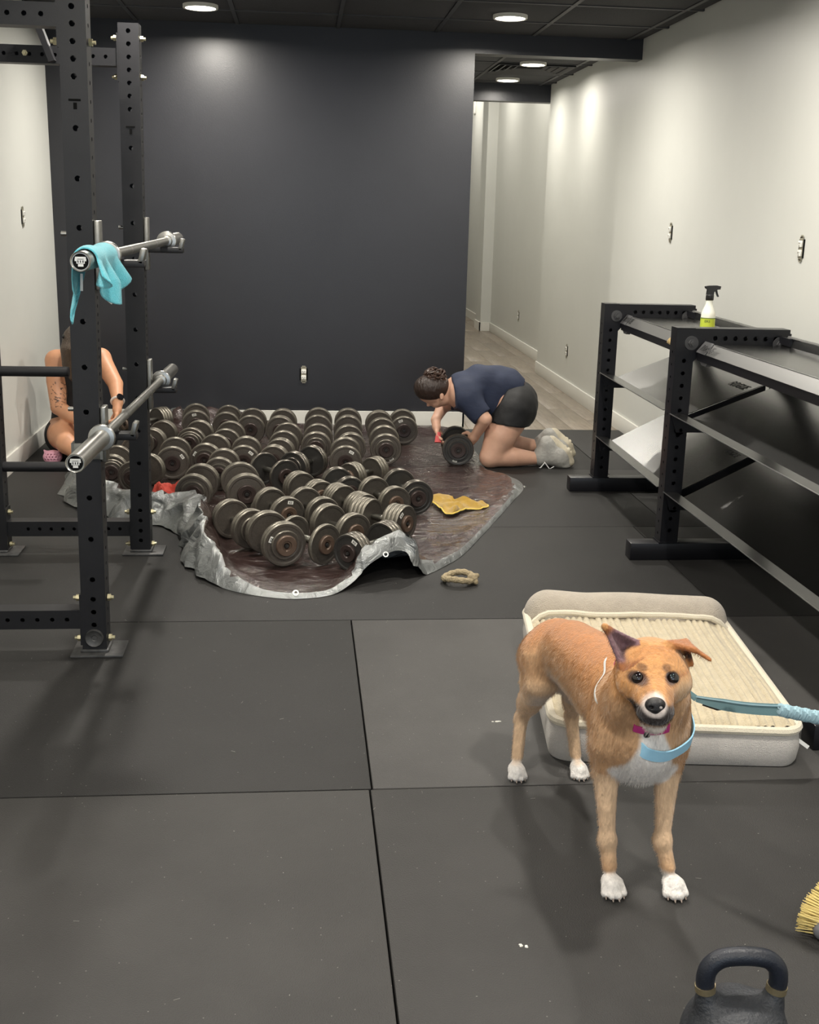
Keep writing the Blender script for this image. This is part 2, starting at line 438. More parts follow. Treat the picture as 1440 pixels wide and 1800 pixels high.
for (x, y), lb in zip(LIGHTS_ROOM[2:], DL2): downlight(x, y, 'round downlight in '+lb)
DL3 = ['just past the second header', 'near the hall pilaster', 'at the far end of the hall']
for (x, y), lb in zip(LIGHTS_HALL[2:], DL3): downlight(x, y, 'round downlight in hall ceiling '+lb, HALL_Z)

# bare outlets (no cover plates)
def outlet(p, n, label):
    """p on the wall, n pointing into the room"""
    t = thing('wall_outlet', label, 'outlet', group='bare outlets without cover plates')
    n = Vector(n); s = Vector((0, 0, 1)).cross(n)
    t.matrix_world = frame(p, s, (0, 0, 1), n)
    MB().box((0, 0, 0.002), (0.052, 0.078, 0.004)).build('box_opening', 'slot_black', t)
    MB().box((0, 0.051, 0.005), (0.022, 0.012, 0.002)).box((0, -0.051, 0.005), (0.022, 0.012, 0.002)).box((0, 0, 0.005), (0.034, 0.1, 0.002)).build('yoke', 'outlet_metal', t)
    for sg in (1, -1):
        b = MB().box((0, sg*0.0195, 0.009), (0.033, 0.028, 0.010), bev=0.004).build('socket', 'outlet_white', t)
        MB().box((-0.006, sg*0.0195+0.002, 0.0145), (0.002, 0.008, 0.0012)).box((0.006, sg*0.0195+0.002, 0.0145), (0.002, 0.007, 0.0012)).box((0, sg*0.0195-0.008, 0.0145), (0.004, 0.004, 0.0012)).build('slot', 'slot_black', b)
def on_x(px, py, X):
    d = ray(px, py); return Vector((0, 0, CAM_H)) + d*(X/d.x)
outlet(on_x(1180, 409, XR), (-1, 0, 0), 'bare outlet high on right wall, left of the spray bottle')
outlet(on_x(1410, 437, XR), (-1, 0, 0), 'bare outlet high on right wall near right edge of photo')
outlet(on_x(997, 617, XR), (-1, 0, 0), 'bare outlet low on right wall left of the storage rack')
outlet(on_x(912, 555, HX), (-1, 0, 0), 'bare outlet low on hall wall past the wall corner')
outlet(on_x(39, 381, XL), (1, 0, 0), 'bare outlet on the left wall beside the power rack')
outlet(at(534, 658, YD), (0, -1, 0), 'bare white outlet in the dark wall above the dumbbells')
t = thing('wall_sensor', 'small white round-faced device high on far hall wall', 'sensor', on_x(836, 189, HX))
t.matrix_world = frame(on_x(836, 189, HX), (0, -1, 0), (0, 0, 1), (-1, 0, 0))
MB().box((0, 0, 0.01), (0.12, 0.16, 0.02), bev=0.006).build('housing', 'outlet_white', t)
MB().lathe([(0.0, 0.026), (0.03, 0.024), (0.038, 0.019)], 20).build('dial', 'trim_ring', t)
# ------------------------------------------------------------------ power rack (left) with two barbells
RX, RW = -0.655, 0.076
def post(mb, x, y, z0, z1, w, front, side, r):
    """square tube, holes on the -Y/+Y faces (front) and the -X/+X faces (side)"""
    L = z1-z0
    f = [h-z0 for h in front]; s = [h-z0 for h in side]
    h = w/2
    mb.holed(frame((x, y-h, z0), (1, 0, 0), (0, 0, 1), (0, -1, 0)), w, L, f, r)
    mb.holed(frame((x, y+h, z0), (-1, 0, 0), (0, 0, 1), (0, 1, 0)), w, L, f, r)
    mb.holed(frame((x+h, y, z0), (0, 1, 0), (0, 0, 1), (1, 0, 0)), w, L, s, r*0.72)
    mb.holed(frame((x-h, y, z0), (0, -1, 0), (0, 0, 1), (-1, 0, 0)), w, L, s, r*0.72)
    mb.box((x, y, z1), (w, w, 0.003)); mb.box((x, y, z0+0.0015), (w, w, 0.003))
    return mb
def beam_x(mb, x0, x1, y, z, w, holes, r, hgt=None):
    hgt = hgt or w; L = x1-x0; hs = [q-x0 for q in holes]
    mb.holed(frame((x0, y-w/2, z), (0, 0, -1), (1, 0, 0), (0, -1, 0)), hgt, L, hs, r)
    mb.holed(frame((x0, y+w/2, z), (0, 0, 1), (1, 0, 0), (0, 1, 0)), hgt, L, hs, r)
    mb.holed(frame((x0, y, z+hgt/2), (0, 1, 0), (1, 0, 0), (0, 0, 1)), w, L, [], r)
    mb.holed(frame((x0, y, z-hgt/2), (0, -1, 0), (1, 0, 0), (0, 0, -1)), w, L, [], r)
    mb.box((x0, y, z), (0.002, w*0.98, hgt*0.98)); mb.box((x1, y, z), (0.002, w*0.98, hgt*0.98))
    return mb
def hexbolt(parent, p, n, m='zinc', r=0.011, h=0.010, washer=0.0, name='bolt'):
    n = Vector(n).normalized(); p = Vector(p); mb = MB()
    if washer: mb.cyl(p, p+n*0.004, washer, n=24)
    mb.cyl(p+n*0.003, p+n*(0.003+h), r, n=6)
    mb.cyl(p+n*(0.003+h), p+n*(0.003+h*1.9), r*0.55, n=10)
    return mb.build(name, m, parent)
HZ = [0.057, 0.099, 0.142, 0.185, 0.250, 0.383, 0.516, 0.650, 0.785, 0.921, 1.057, 1.193, 1.328, 1.466, 1.604, 1.743, 1.790, 1.836, 1.882, 1.927, 1.973, 2.018]
SZ = [0.09+0.051*k for k in range(14)]+[0.82+0.0255*k for k in range(14)]+[1.22+0.051*k for k in range(16)]
rack = thing('power_rack', 'black steel power rack with drilled uprights and two barbells on hooks', 'power rack', (0, 0, 0))
Y1, Y2, X2 = 3.54, 4.648, -1.235
H = 2.044
def upright(x, y):
    o = post(MB(), x, y, 0.008, H, RW, HZ, SZ, 0.0085).build('upright', 'black_steel', rack)
    MB().box((0, 0, 0), (0.0, 0.0, 0.0)) if False else None
    # T shaped laser cut number slot
    mb = MB().box((x, y-RW/2-0.0004, 1.680), (0.034, 0.0012, 0.006)).box((x+0.001, y-RW/2-0.0004, 1.664), (0.010, 0.0012, 0.018))
    mb.build('cut_slot', 'slot_black', o)
    b = MB().box((x+0.01, y-0.005, 0.004), (0.165, 0.135, 0.008), bev=0.002).build('base_plate', 'worn_plate_steel', rack)
    MB().box((x, y, 0.012), (RW+0.014, RW+0.014, 0.010), bev=0.004).build('weld_collar', 'worn_plate_steel', b)
    return o
for x in (RX, X2):
    for y in (Y1, Y2): upright(x, y)
# big countersunk anchor washer at the near upright's foot
mb = MB().lathe([(0.0, 0.001), (0.008, 0.001), (0.010, 0.003), (0.020, 0.004), (0.027, 0.008), (0.030, 0.002), (0.030, 0)], 24, frame((RX, Y1-RW/2, 0.055), (1, 0, 0), (0, 0, 1), (0, -1, 0)))
mb.build('anchor_washer', 'worn_plate_steel', rack)
# crossmembers along X, bottom and top, with end flanges and zinc bolts
for y, z, name in ((Y1, 0.115, 'lower_crossmember'), (Y2, 0.105, 'lower_crossmember'), (Y1, 1.905, 'upper_crossmember'), (Y2, 1.926, 'upper_crossmember')):
    o = beam_x(MB(), X2+RW/2, RX-RW/2, y, z, 0.062, [RX-0.085-0.046*k for k in range(9)], 0.0072).build(name, 'black_steel', rack)
    for s, xx in ((1, RX-RW/2-0.003), (-1, X2+RW/2+0.003)):
        MB().box((xx, y, z), (0.006, 0.074, 0.17)).build('flange', 'black_steel', o)
    for dz in (-0.068, 0.068):
        hexbolt(rack, (RX-RW/2-0.006, y-0.012, z+dz), (-1, 0, 0)); hexbolt(rack, (RX+RW/2, y-0.012, z+dz), (1, 0, 0))
        hexbolt(rack, (X2+RW/2+0.006, y-0.012, z+dz), (1, 0, 0))
# fore-aft top rail at the far-left posts with a slanted brace, and bolts on the far top crossmember
o = MB().box((X2, (Y1+Y2)/2, 1.93), (0.062, Y2-Y1-RW, 0.062)).build('side_rail', 'black_steel', rack)
MB().box((RX-0.30, Y2-0.05, 1.97), (0.022, 0.05, 0.15), Euler((0, -0.35, 0)).to_matrix()).build('brace', 'black_steel', rack)
for xx in (-0.875, -1.03): hexbolt(rack, (xx, Y2-0.031, 1.928), (0, -1, 0))
# round plate-storage pegs on the far-left upright
for z in (0.361, 0.748):
    o = MB().cyl((X2+RW/2, Y2-0.01, z), (-0.925, Y2-0.01, z), 0.0205, n=20).build('storage_peg', 'black_steel', rack)
    MB().lathe([(0.0, 0.002), (0.016, 0.002), (0.0205, 0.0), (0.0205, -0.004)], 20, frame((-0.925, Y2-0.01, z), (0, 1, 0), (0, 0, 1), (1, 0, 0))).build('peg_cap', 'black_gloss', o)

# barbells: upper rests level, lower a little askew
BU0, BU1 = at(141, 460, 2.92), at(312, 419, 5.12)
n0, n1 = at(132, 815, 2.92), at(303, 649, 5.10)
BLo0, BLo1 = n0, n1
def barbell(p0, p1, label):
    L = (p1-p0).length; d = (p1-p0).normalized()
    t = thing('barbell', label, 'barbell', p0, group='barbells on the rack hooks')
    t.rotation_mode = 'QUATERNION'; t.rotation_quaternion = d.to_track_quat('Z', 'Y')
    sl = 0.415
    MB().cyl((0, 0, sl-0.02), (0, 0, L-sl+0.02), 0.0142, n=20).build('shaft', 'chrome', t)
    for (a, b, nm) in ((sl+0.03, sl+0.36, 0), (sl+0.40, L/2-0.06, 0), (L/2+0.06, L-sl-0.40, 0), (L-sl-0.36, L-sl-0.03, 0)):
        MB().cyl((0, 0, a), (0, 0, b), 0.01455, n=20).build('knurling', 'chrome_dark', t)
    for k in (0, 1):
        M = Matrix.Identity(4) if k == 0 else Matrix.Translation((0, 0, L)) @ Matrix.Rotation(PI, 4, 'X')
        s = MB().lathe([(0.0215, 0.014), (0.0215, 0.002), (0.0235, 0.0), (0.0252, 0.002), (0.0252, sl-0.03), (0.0252, sl-0.028)], 28, M)
        s.lathe([(0.0252, sl-0.032), (0.0365, sl-0.030), (0.0385, sl-0.026), (0.0385, sl-0.014), (0.0365, sl-0.010), (0.024, sl-0.008), (0.022, sl+0.012), (0.0142, sl+0.014)], 28, M)
        so = s.build('sleeve', 'chrome', t)
        MB().lathe([(0.0, 0.005), (0.0215, 0.005), (0.0215, 0.012)], 24, M).build('end_disc', 'slot_black', so)
        # decorative sticker: shield shape with bars
        e = MB()
        Z = 0.0045
        for (cx, cy, w, h) in ((0, 0.009, 0.026, 0.005), (0, 0.0, 0.020, 0.010), (0, -0.009, 0.013, 0.006), (-0.011, 0.004, 0.006, 0.006), (0.011, 0.004, 0.006, 0.006)):
            e.box((cx, cy, Z), (w, h, 0.001))
        for v in range(len(e.v)): e.v[v] = tuple(M @ Vector(e.v[v]))
        e.build('end_badge', 'sticker_silver', so)
        g = MB()
        for q in range(3): g.box((-0.006+0.006*q, 0.0, 0.0038), (0.0025, 0.006, 0.0008))
        for v in range(len(g.v)): g.v[v] = tuple(M @ Vector(g.v[v]))
        g.build('badge_mark', 'ink_black', so)
        MB().lathe([(0.0218, 0.0042), (0.0218, 0.0048), (0.0195, 0.0048), (0.0195, 0.0042)], 24, M, closed=True).build('snap_ring', 'chrome', so)
    return t
barbell(BU0, BU1, 'upper chrome barbell on the power rack with a blue towel over its sleeve')
barbell(BLo0, BLo1, 'lower chrome barbell on the power rack pointing at the dumbbell pile')
# J hooks that carry the bars
def jhook(y, zb, back_h, xb, name='bar_hook', collar=False):
    m = 'black_steel'
    t = thing('bar_hook', '', 'bar hook')
    x0 = RX+RW/2
    zt = zb-0.018
    MB().box((x0+0.009, y, zb+back_h/2-0.06), (0.016, 0.058, back_h+0.10), bev=0.003).build('back_plate', 'chrome_dark', t)
    MB().box(((x0+xb+0.05)/2+0.01, y, zt-0.014), (xb+0.05-x0, 0.05, 0.022), bev=0.004).build('cradle', m, t)
    MB().box((xb+0.052, y, zt+0.008), (0.016, 0.05, 0.046), Euler((0, 0.25, 0)).to_matrix(), bev=0.003).build('lip', 'chrome_dark', t)
    MB().cyl((x0-RW-0.022, y, zb+0.05), (x0, y, zb+0.05), 0.007, n=12).build('pin', 'chrome', t)
    if collar:
        MB().box((RX, y-RW/2-0.005, zt-0.055), (RW+0.014, 0.008, 0.05), bev=0.002).box((RX+RW/2+0.005, y, zt-0.055), (0.008, RW+0.02, 0.05)).box((RX-RW/2-0.005, y, zt-0.055), (0.008, RW+0.02, 0.05)).build('collar', 'chrome_dark', t)
    return t
def along(p0, p1, y):
    return p0 + (p1-p0)*((y-p0.y)/(p1.y-p0.y))
LBL = ['tall-backed bar hook under the towel on the near upright', 'tall-backed bar hook on the far upright under upper barbell', 'bar hook with collar on near upright under lower barbell', 'bar hook on the far upright holding the lower barbell']
for i, (p0, p1, y, bh) in enumerate(((BU0, BU1, Y1, 0.10), (BU0, BU1, Y2, 0.10), (BLo0, BLo1, Y1, 0.07), (BLo0, BLo1, Y2, 0.10))):
    q = along(p0, p1, y)
    h = jhook(y, q.z, bh, q.x, collar=(i == 2)); tag(h, LBL[i], 'bar hook', 'hooks on the rack uprights')

# ------------------------------------------------------------------ dumbbell storage racks (right)
FY = [5.74, 4.525, 2.77]          # end frames
PX0, PWD = 1.533, 0.076          # post centre x, width
BH = 0.933                         # beam centre height
store = thing('storage_rack', 'black three-tier steel storage rack along the right wall with sloped shelves', 'storage rack')
for i, y in enumerate(FY):
    z1 = BH-0.038
    post(MB(), PX0, y, 0.074, z1+0.076, PWD, [0.13+0.0254*2*k for k in range(15)], [0.11+0.0254*2*k for k in range(16)], 0.0085).build('upright', 'black_gloss', store)
    o = beam_x(MB(), PX0+PWD/2, 1.965, y, BH, PWD, [1.655+0.042*k for k in range(7)], 0.0095).build('top_beam', 'black_gloss', store)
    MB().box((1.968, y, BH-0.008), (0.012, 0.07, 0.06), bev=0.002).build('end_cap', 'black_gloss', o)
    MB().span((1.372, y-0.038, 0.0), (2.02, y+0.038, 0.074), bev=0.003).build('foot', 'black_gloss', store)
    MB().span((1.93, y-0.036, 0.074), (2.0, y+0.036, BH-0.038), bev=0.003).build('rear_upright', 'black_gloss', store)
    MB().prism([(1.565, 0.90), (1.63, 0.90), (1.565, 0.83)], 0.07, frame((0, y+0.035, 0), (1, 0, 0), (0, 0, 1), (0, -1, 0))).build('gusset', 'black_gloss', store)
    MB().box((PX0, y, 0.077), (PWD+0.01, PWD+0.01, 0.006)).build('weld', 'black_gloss', store)
    for xx in (1.558, 1.925):
        hexbolt(store, (xx, y-0.038, BH-0.020), (0, -1, 0), 'bolt_black', 0.015, 0.011, 0.028, 'bolt')
def panel(pts, y0, y1, th, m, par, name):
    """sheet with cross-section polyline pts (x,z) running from y0 to y1"""
    mb = MB(); n = len(pts)
    vs = []
    for (x, z) in pts: vs += [(x, y0, z), (x, y1, z)]
    nrm = []
    for i in range(n):
        a = Vector(pts[max(i-1, 0)]); b = Vector(pts[min(i+1, n-1)]); d = (b-a).normalized(); nrm.append(Vector((-d.y, d.x)))
    for i, (x, z) in enumerate(pts):
        x2, z2 = x-nrm[i].x*th, z-nrm[i].y*th
        vs += [(x2, y0, z2), (x2, y1, z2)]
    fs = []
    o = 2*n
    for i in range(n-1):
        fs.append((2*i, 2*i+1, 2*i+3, 2*i+2)); fs.append((o+2*i, o+2*i+2, o+2*i+3, o+2*i+1))
        fs.append((2*i, 2*i+2, o+2*i+2, o+2*i)); fs.append((2*i+1, o+2*i+1, o+2*i+3, 2*i+3))
    fs.append((0, o, o+1, 1)); fs.append((2*n-2, 2*n-1, o+2*n-1, o+2*n-2))
    mb.add(vs, fs)
    return mb.build(name, m, par, angle=20)
for u in (0, 1):
    ya, yb = FY[u+1]-0.0, FY[u]-0.04           # shelf spans from nearer frame to farther frame
    yn = FY[u+1]+0.044 if u == 0 else FY[u+1]+0.044
    yf = FY[u]-0.046
    for tier, (zf, zb) in enumerate(((0.628, 0.742), (0.300, 0.455))):
        zc = zf-0.026
        slope = (zb-zc)/(1.93-1.578)
        sh = panel([(1.49, zf), (1.546, zf-0.002), (1.553, zc), (1.572, zc), (1.582, zc+0.004), (1.925, zb)], yn, yf, 0.003, 'shelf_steel', store, 'shelf')
        MB().tube([(1.49, yn, zf-0.0015), (1.49, yf, zf-0.0015)], 0.0022, 6).build('front_edge', 'shelf_edge', sh)
        sa = math.atan(slope)
        for yy in (yn+0.004, yf-0.004):
            b = MB().prism([(1.50, zf-0.012), (1.575, zc-0.006), (1.92, zb-0.008), (1.92, zb-0.042), (1.64, zc-0.052), (1.52, zc-0.052)], 0.006, frame((0, yy+0.003, 0), (1, 0, 0), (0, 0, 1), (0, -1, 0))).build('side_bracket', 'black_gloss', sh)
            hexbolt(store, (PX0+0.005, FY[u]-0.038 if yy == yf-0.004 else FY[u+1]-0.038, zc-0.042), (0, -1, 0), 'black_steel', 0.012, 0.010, 0.023, 'bolt')
        if tier == 0 or u == 0:
            c = Vector((1.85, yn+0.13, zc+0.004+slope*(1.85-1.582)+0.0012))
            xd = Vector((0.0, -1, 0)); yd = Vector((math.cos(sa), 0, math.sin(sa)))
            letter('ROGUE', 0.052 if tier == 0 else 0.04, 'ink_black', sh, frame(c, xd, yd, xd.cross(yd)), shear=0.35, bold=0.0006)
    # top tray: front strip, black rail beneath, flat sheet, rear strip
    tr = panel([(1.613, 0.910), (1.622, 0.908), (1.90, 0.905), (1.925, 0.912), (1.935, 0.945)], yn, yf, 0.003, 'shelf_steel', store, 'top_tray')
    panel([(1.580, 0.878), (1.613, 0.918)], yn, yf, 0.003, 'shelf_strip', tr, 'front_strip')
    MB().span((1.583, yn, 0.844), (1.606, yf, 0.876)).build('tray_rail', 'black_gloss', tr)
    MB().tube([(1.612, yn+0.12, 0.9185), (1.612, yf-0.12, 0.9185)], 0.0018, 6).build('tray_edge', 'shelf_edge', tr)
    MB().tube([(1.936, yn+0.05, 0.946), (1.936, yf-0.05, 0.946)], 0.007, 6).build('rear_strip', 'shelf_edge', tr)
    n_ = Vector((-0.040, 0, 0.033)).normalized()
    for yy, s in ((yf, -1), (yn, 1)):
        b = MB(); 
        b.box((1.5955, yy+s*0.05, 0.899), (0.004, 0.10, 0.056), Euler((0, 0.69, 0)).to_matrix())
        b.prism([(0, 0), (0.13, 0), (0.10, -0.03), (0.05, -0.03)], 0.02, frame((1.585, yy, 0.862), (0, s, 0), (0, 0, 1), (1 if s < 0 else 1, 0, 0)))
        b.build('tray_bracket', 'bracket_grey', tr)
        MB().box((1.925, yy+s*0.05, 0.93), (0.012, 0.10, 0.03)).build('rear_bracket', 'black_gloss', tr)
        if s < 0:
            c = Vector((1.5965, yy-0.085, 0.898)) + n_*0.0045
            xd = Vector((0, -1, 0)); yd = Vector((0.033, 0, 0.040)).normalized()
            letter('ROGUE', 0.040, 'ink_black', tr, frame(c, xd, yd, xd.cross(yd)), shear=0.35, bold=0.0004)

# the racks do not stand perfectly square to the room: uprights lean a hair, storage frames are set off a little
def nudge(root, fn):
    for o in root.children_recursive:
        if o.type != 'MESH': continue
        if o.matrix_local == Matrix.Identity(4):
            for v in o.data.vertices: v.co.x += fn(v.co)
        else: o.location.x += fn(o.location)
lean = lambda p: 0.0112*p.z
nudge(rack, lean)
for o in [q for q in bpy.data.objects if q.name.startswith('bar_hook')]: nudge(o, lean)
skew = lambda p: float(np.interp(p[1], (2.77, 4.525, 5.74), (0.020, 0.009, 0.033)))
nudge(store, skew)
# ------------------------------------------------------------------ dumbbells
mat('plate_grey', (0.102, 0.087, 0.073), 0.42, metal=0.35, noise=0.35, nscale=14, bump=0.12, bscale=90)
mat('plate_slate', (0.080, 0.071, 0.060), 0.42, metal=0.35, noise=0.35, nscale=14, bump=0.12, bscale=90)
mat('plate_black', (0.045, 0.043, 0.040), 0.34, metal=0.3, noise=0.3, nscale=14, bump=0.08, bscale=90)
mat('plate_rim', (0.25, 0.23, 0.19), 0.42, metal=0.75, noise=0.55, nscale=16)
mat('plate_rim_black', (0.22, 0.20, 0.17), 0.34, metal=0.8, noise=0.7, nscale=12)
mat('cap_brown', (0.050, 0.034, 0.030), 0.40, metal=0.3, noise=0.35, nscale=40)
mat('cap_rust', (0.13, 0.085, 0.060), 0.45, metal=0.3, noise=0.35, nscale=40)
mat('grip', (0.36, 0.35, 0.31), 0.33, metal=1.0, noise=0.4, nscale=60)
mat('tag_white', (0.72, 0.71, 0.66), 0.5)
def plate_mesh(face, rim):
    prof = [(0.0, 0.40), (0.80, 0.40), (0.86, 0.50), (0.955, 0.50), (1.0, 0.26), (1.0, -0.26), (0.955, -0.50), (0.86, -0.50), (0.80, -0.40), (0.0, -0.40)]
    mb = MB(); mb.lathe(prof, 32, mats=[0, 0, 0, 1, 1, 1, 0, 0, 0])
    me = bpy.data.meshes.new('plate'); me.from_pydata(mb.v, [], mb.f); me.polygons.foreach_set('material_index', mb.m)
    finish(me, [face, rim], True, 30)
    return me
def mesh_of(mb, name, mats):
    me = bpy.data.meshes.new(name); me.from_pydata([tuple(v) for v in mb.v], [], mb.f)
    if len(mats) > 1: me.polygons.foreach_set('material_index', mb.m)
    finish(me, mats); return me
PM = {'g': plate_mesh('plate_grey', 'plate_rim'), 's': plate_mesh('plate_slate', 'plate_rim'), 'k': plate_mesh('plate_black', 'plate_rim_black')}
CAPM = {'g': mesh_of(MB().lathe([(0.30, 0.0), (0.30, 0.55), (0.42, 0.55), (0.50, 0.92), (0.92, 1.0), (1.0, 0.72), (1.0, 0.0)], 28), 'end_cap', ['cap_brown'])}
CAPM['k'] = CAPM['g']
CAPM['s'] = mesh_of(MB().lathe([(0.30, 0.0), (0.30, 0.55), (0.42, 0.55), (0.50, 0.92), (0.92, 1.0), (1.0, 0.72), (1.0, 0.0)], 28), 'end_cap', ['cap_rust'])
BOLTM = mesh_of(MB().cyl((0, 0, 0), (0, 0, 0.6), 0.85, n=16).cyl((0, 0, 0.5), (0, 0, 1.0), 0.62, n=6), 'bolt', ['plate_black'])
GRIPM = mesh_of(MB().lathe([(0.72, -0.5), (0.80, -0.42), (0.92, -0.25), (1.0, 0.0), (0.92, 0.25), (0.80, 0.42), (0.72, 0.5)], 20), 'handle', ['grip'])
TAGM = mesh_of(MB().box((0, 0, 0.0004), (0.026, 0.015, 0.0008)), 'tag', ['tag_white'])
TAGT = mesh_of(MB().box((-0.005, 0, 0.001), (0.0035, 0.008, 0.0006)).box((0.0015, 0.003, 0.001), (0.006, 0.002, 0.0006)).box((0.0015, -0.003, 0.001), (0.006, 0.002, 0.0006)).box((0.0055, 0, 0.001), (0.002, 0.008, 0.0006)), 'tag_print', ['ink_black'])
TAGS = {'a3': 35, 'a6': 100, 'b4': 50, 'c5': -60, 'c6': 110, 'c7': -105, 'D1': 155, 'd2': 80, 'e11': 60, 'e7': 130, 'c3': 60, 'a9': 150}
PT = 0.021
DB = [
    ('a1', -0.957, 5.907, -87.6, 0.255, 0.082, 3, 'g'),
    ('a2', -0.795, 5.730, -106.9, 0.185, 0.082, 2, 'g'),
    ('a3', -0.671, 6.073, -87.4, 0.255, 0.088, 2, 'g'),
    ('a4', -0.824, 6.666, -98.0, 0.255, 0.080, 3, 'g'),
    ('a12', -0.905, 6.400, -89.5, 0.210, 0.080, 2, 'g'),
    ('a6', -0.651, 7.188, -85.1, 0.255, 0.088, 2, 'g'),
    ('a7', -0.606, 6.633, -96.6, 0.255, 0.085, 3, 'g'),
    ('a9', -0.484, 6.161, -97.4, 0.255, 0.088, 2, 'g'),
    ('a10', -0.489, 5.410, -94.9, 0.223, 0.088, 2, 'g'),
    ('a11', -0.402, 5.816, -92.7, 0.214, 0.085, 2, 'g'),
    ('b1', -0.455, 7.173, -90.2, 0.255, 0.085, 2, 'g'),
    ('b2', -0.297, 7.031, -90.9, 0.255, 0.088, 2, 'g'),
    ('b3', -0.414, 6.588, -93.6, 0.237, 0.087, 2, 'g'),
    ('b4', -0.296, 6.128, -90.9, 0.251, 0.086, 2, 'g'),
    ('b5', -0.272, 5.371, -80.7, 0.255, 0.096, 2, 'g'),
    ('b6', -0.133, 5.736, -59.2, 0.211, 0.086, 1, 'k'),
    ('b7', -0.114, 7.018, -93.6, 0.255, 0.088, 3, 'g'),
    ('b8', -0.082, 6.533, -94.5, 0.253, 0.088, 2, 'g'),
    ('b9', -0.124, 6.152, -98.8, 0.195, 0.082, 3, 'g'),
    ('b10', 0.113, 7.063, -91.7, 0.255, 0.088, 2, 'g'),
    ('b11', 0.098, 6.507, -93.0, 0.255, 0.088, 2, 'g'),
    ('b12', 0.020, 5.940, -121.1, 0.185, 0.085, 2, 'k'),
    ('c1', 0.299, 7.051, -92.3, 0.255, 0.088, 3, 'g'),
    ('c2', 0.286, 6.503, -89.3, 0.250, 0.086, 3, 'g'),
    ('c3', 0.247, 6.107, -91.9, 0.237, 0.088, 2, 'g'),
    ('c4', 0.496, 6.974, -90.2, 0.255, 0.088, 3, 'g'),
    ('c5', 0.487, 6.443, -92.0, 0.255, 0.090, 2, 'g'),
    ('c6', 0.643, 7.035, -92.9, 0.255, 0.088, 2, 'g'),
    ('c7', 0.903, 6.433, -94.6, 0.248, 0.090, 2, 'k'),
    ('e2', 0.330, 5.769, -131.8, 0.185, 0.074, 3, 's'),
    ('e3', 0.209, 5.449, -75.0, 0.208, 0.078, 2, 'k'),
    ('e4', 0.042, 5.345, -63.4, 0.201, 0.080, 3, 's'),
    ('e5', 0.060, 5.017, -67.1, 0.198, 0.080, 2, 's'),
    ('e5b', 0.169, 4.686, -57.4, 0.185, 0.085, 2, 's'),
    ('e1', 0.034, 4.501, -47.1, 0.185, 0.085, 1, 's'),
    ('e6', 0.230, 5.124, -61.3, 0.192, 0.076, 4, 's'),
    ('e8', 0.393, 5.227, -67.4, 0.216, 0.080, 2, 's'),
    ('e7', 0.359, 4.849, -41.1, 0.185, 0.080, 4, 's'),
    ('e9', 0.515, 5.347, -76.3, 0.255, 0.084, 2, 'k'),
    ('e11', 0.281, 4.440, -128.9, 0.226, 0.078, 3, 'k'),
    ('d1', -0.255, 4.749, -60.0, 0.185, 0.086, 2, 'g'),
    ('D1', -0.102, 4.505, -68.1, 0.185, 0.092, 2, 'g'),
    ('d2', -0.098, 5.012, -65.7, 0.190, 0.080, 2, 's'),
    ('d4', -0.014, 4.923, -84.5, 0.170, 0.045, 2, 's'),
    ('d3', -0.220, 5.246, -61.7, 0.150, 0.042, 2, 's'),
    ('s1', -0.967, 7.232, 48.8, 0.255, 0.074, 4, 's'),
]
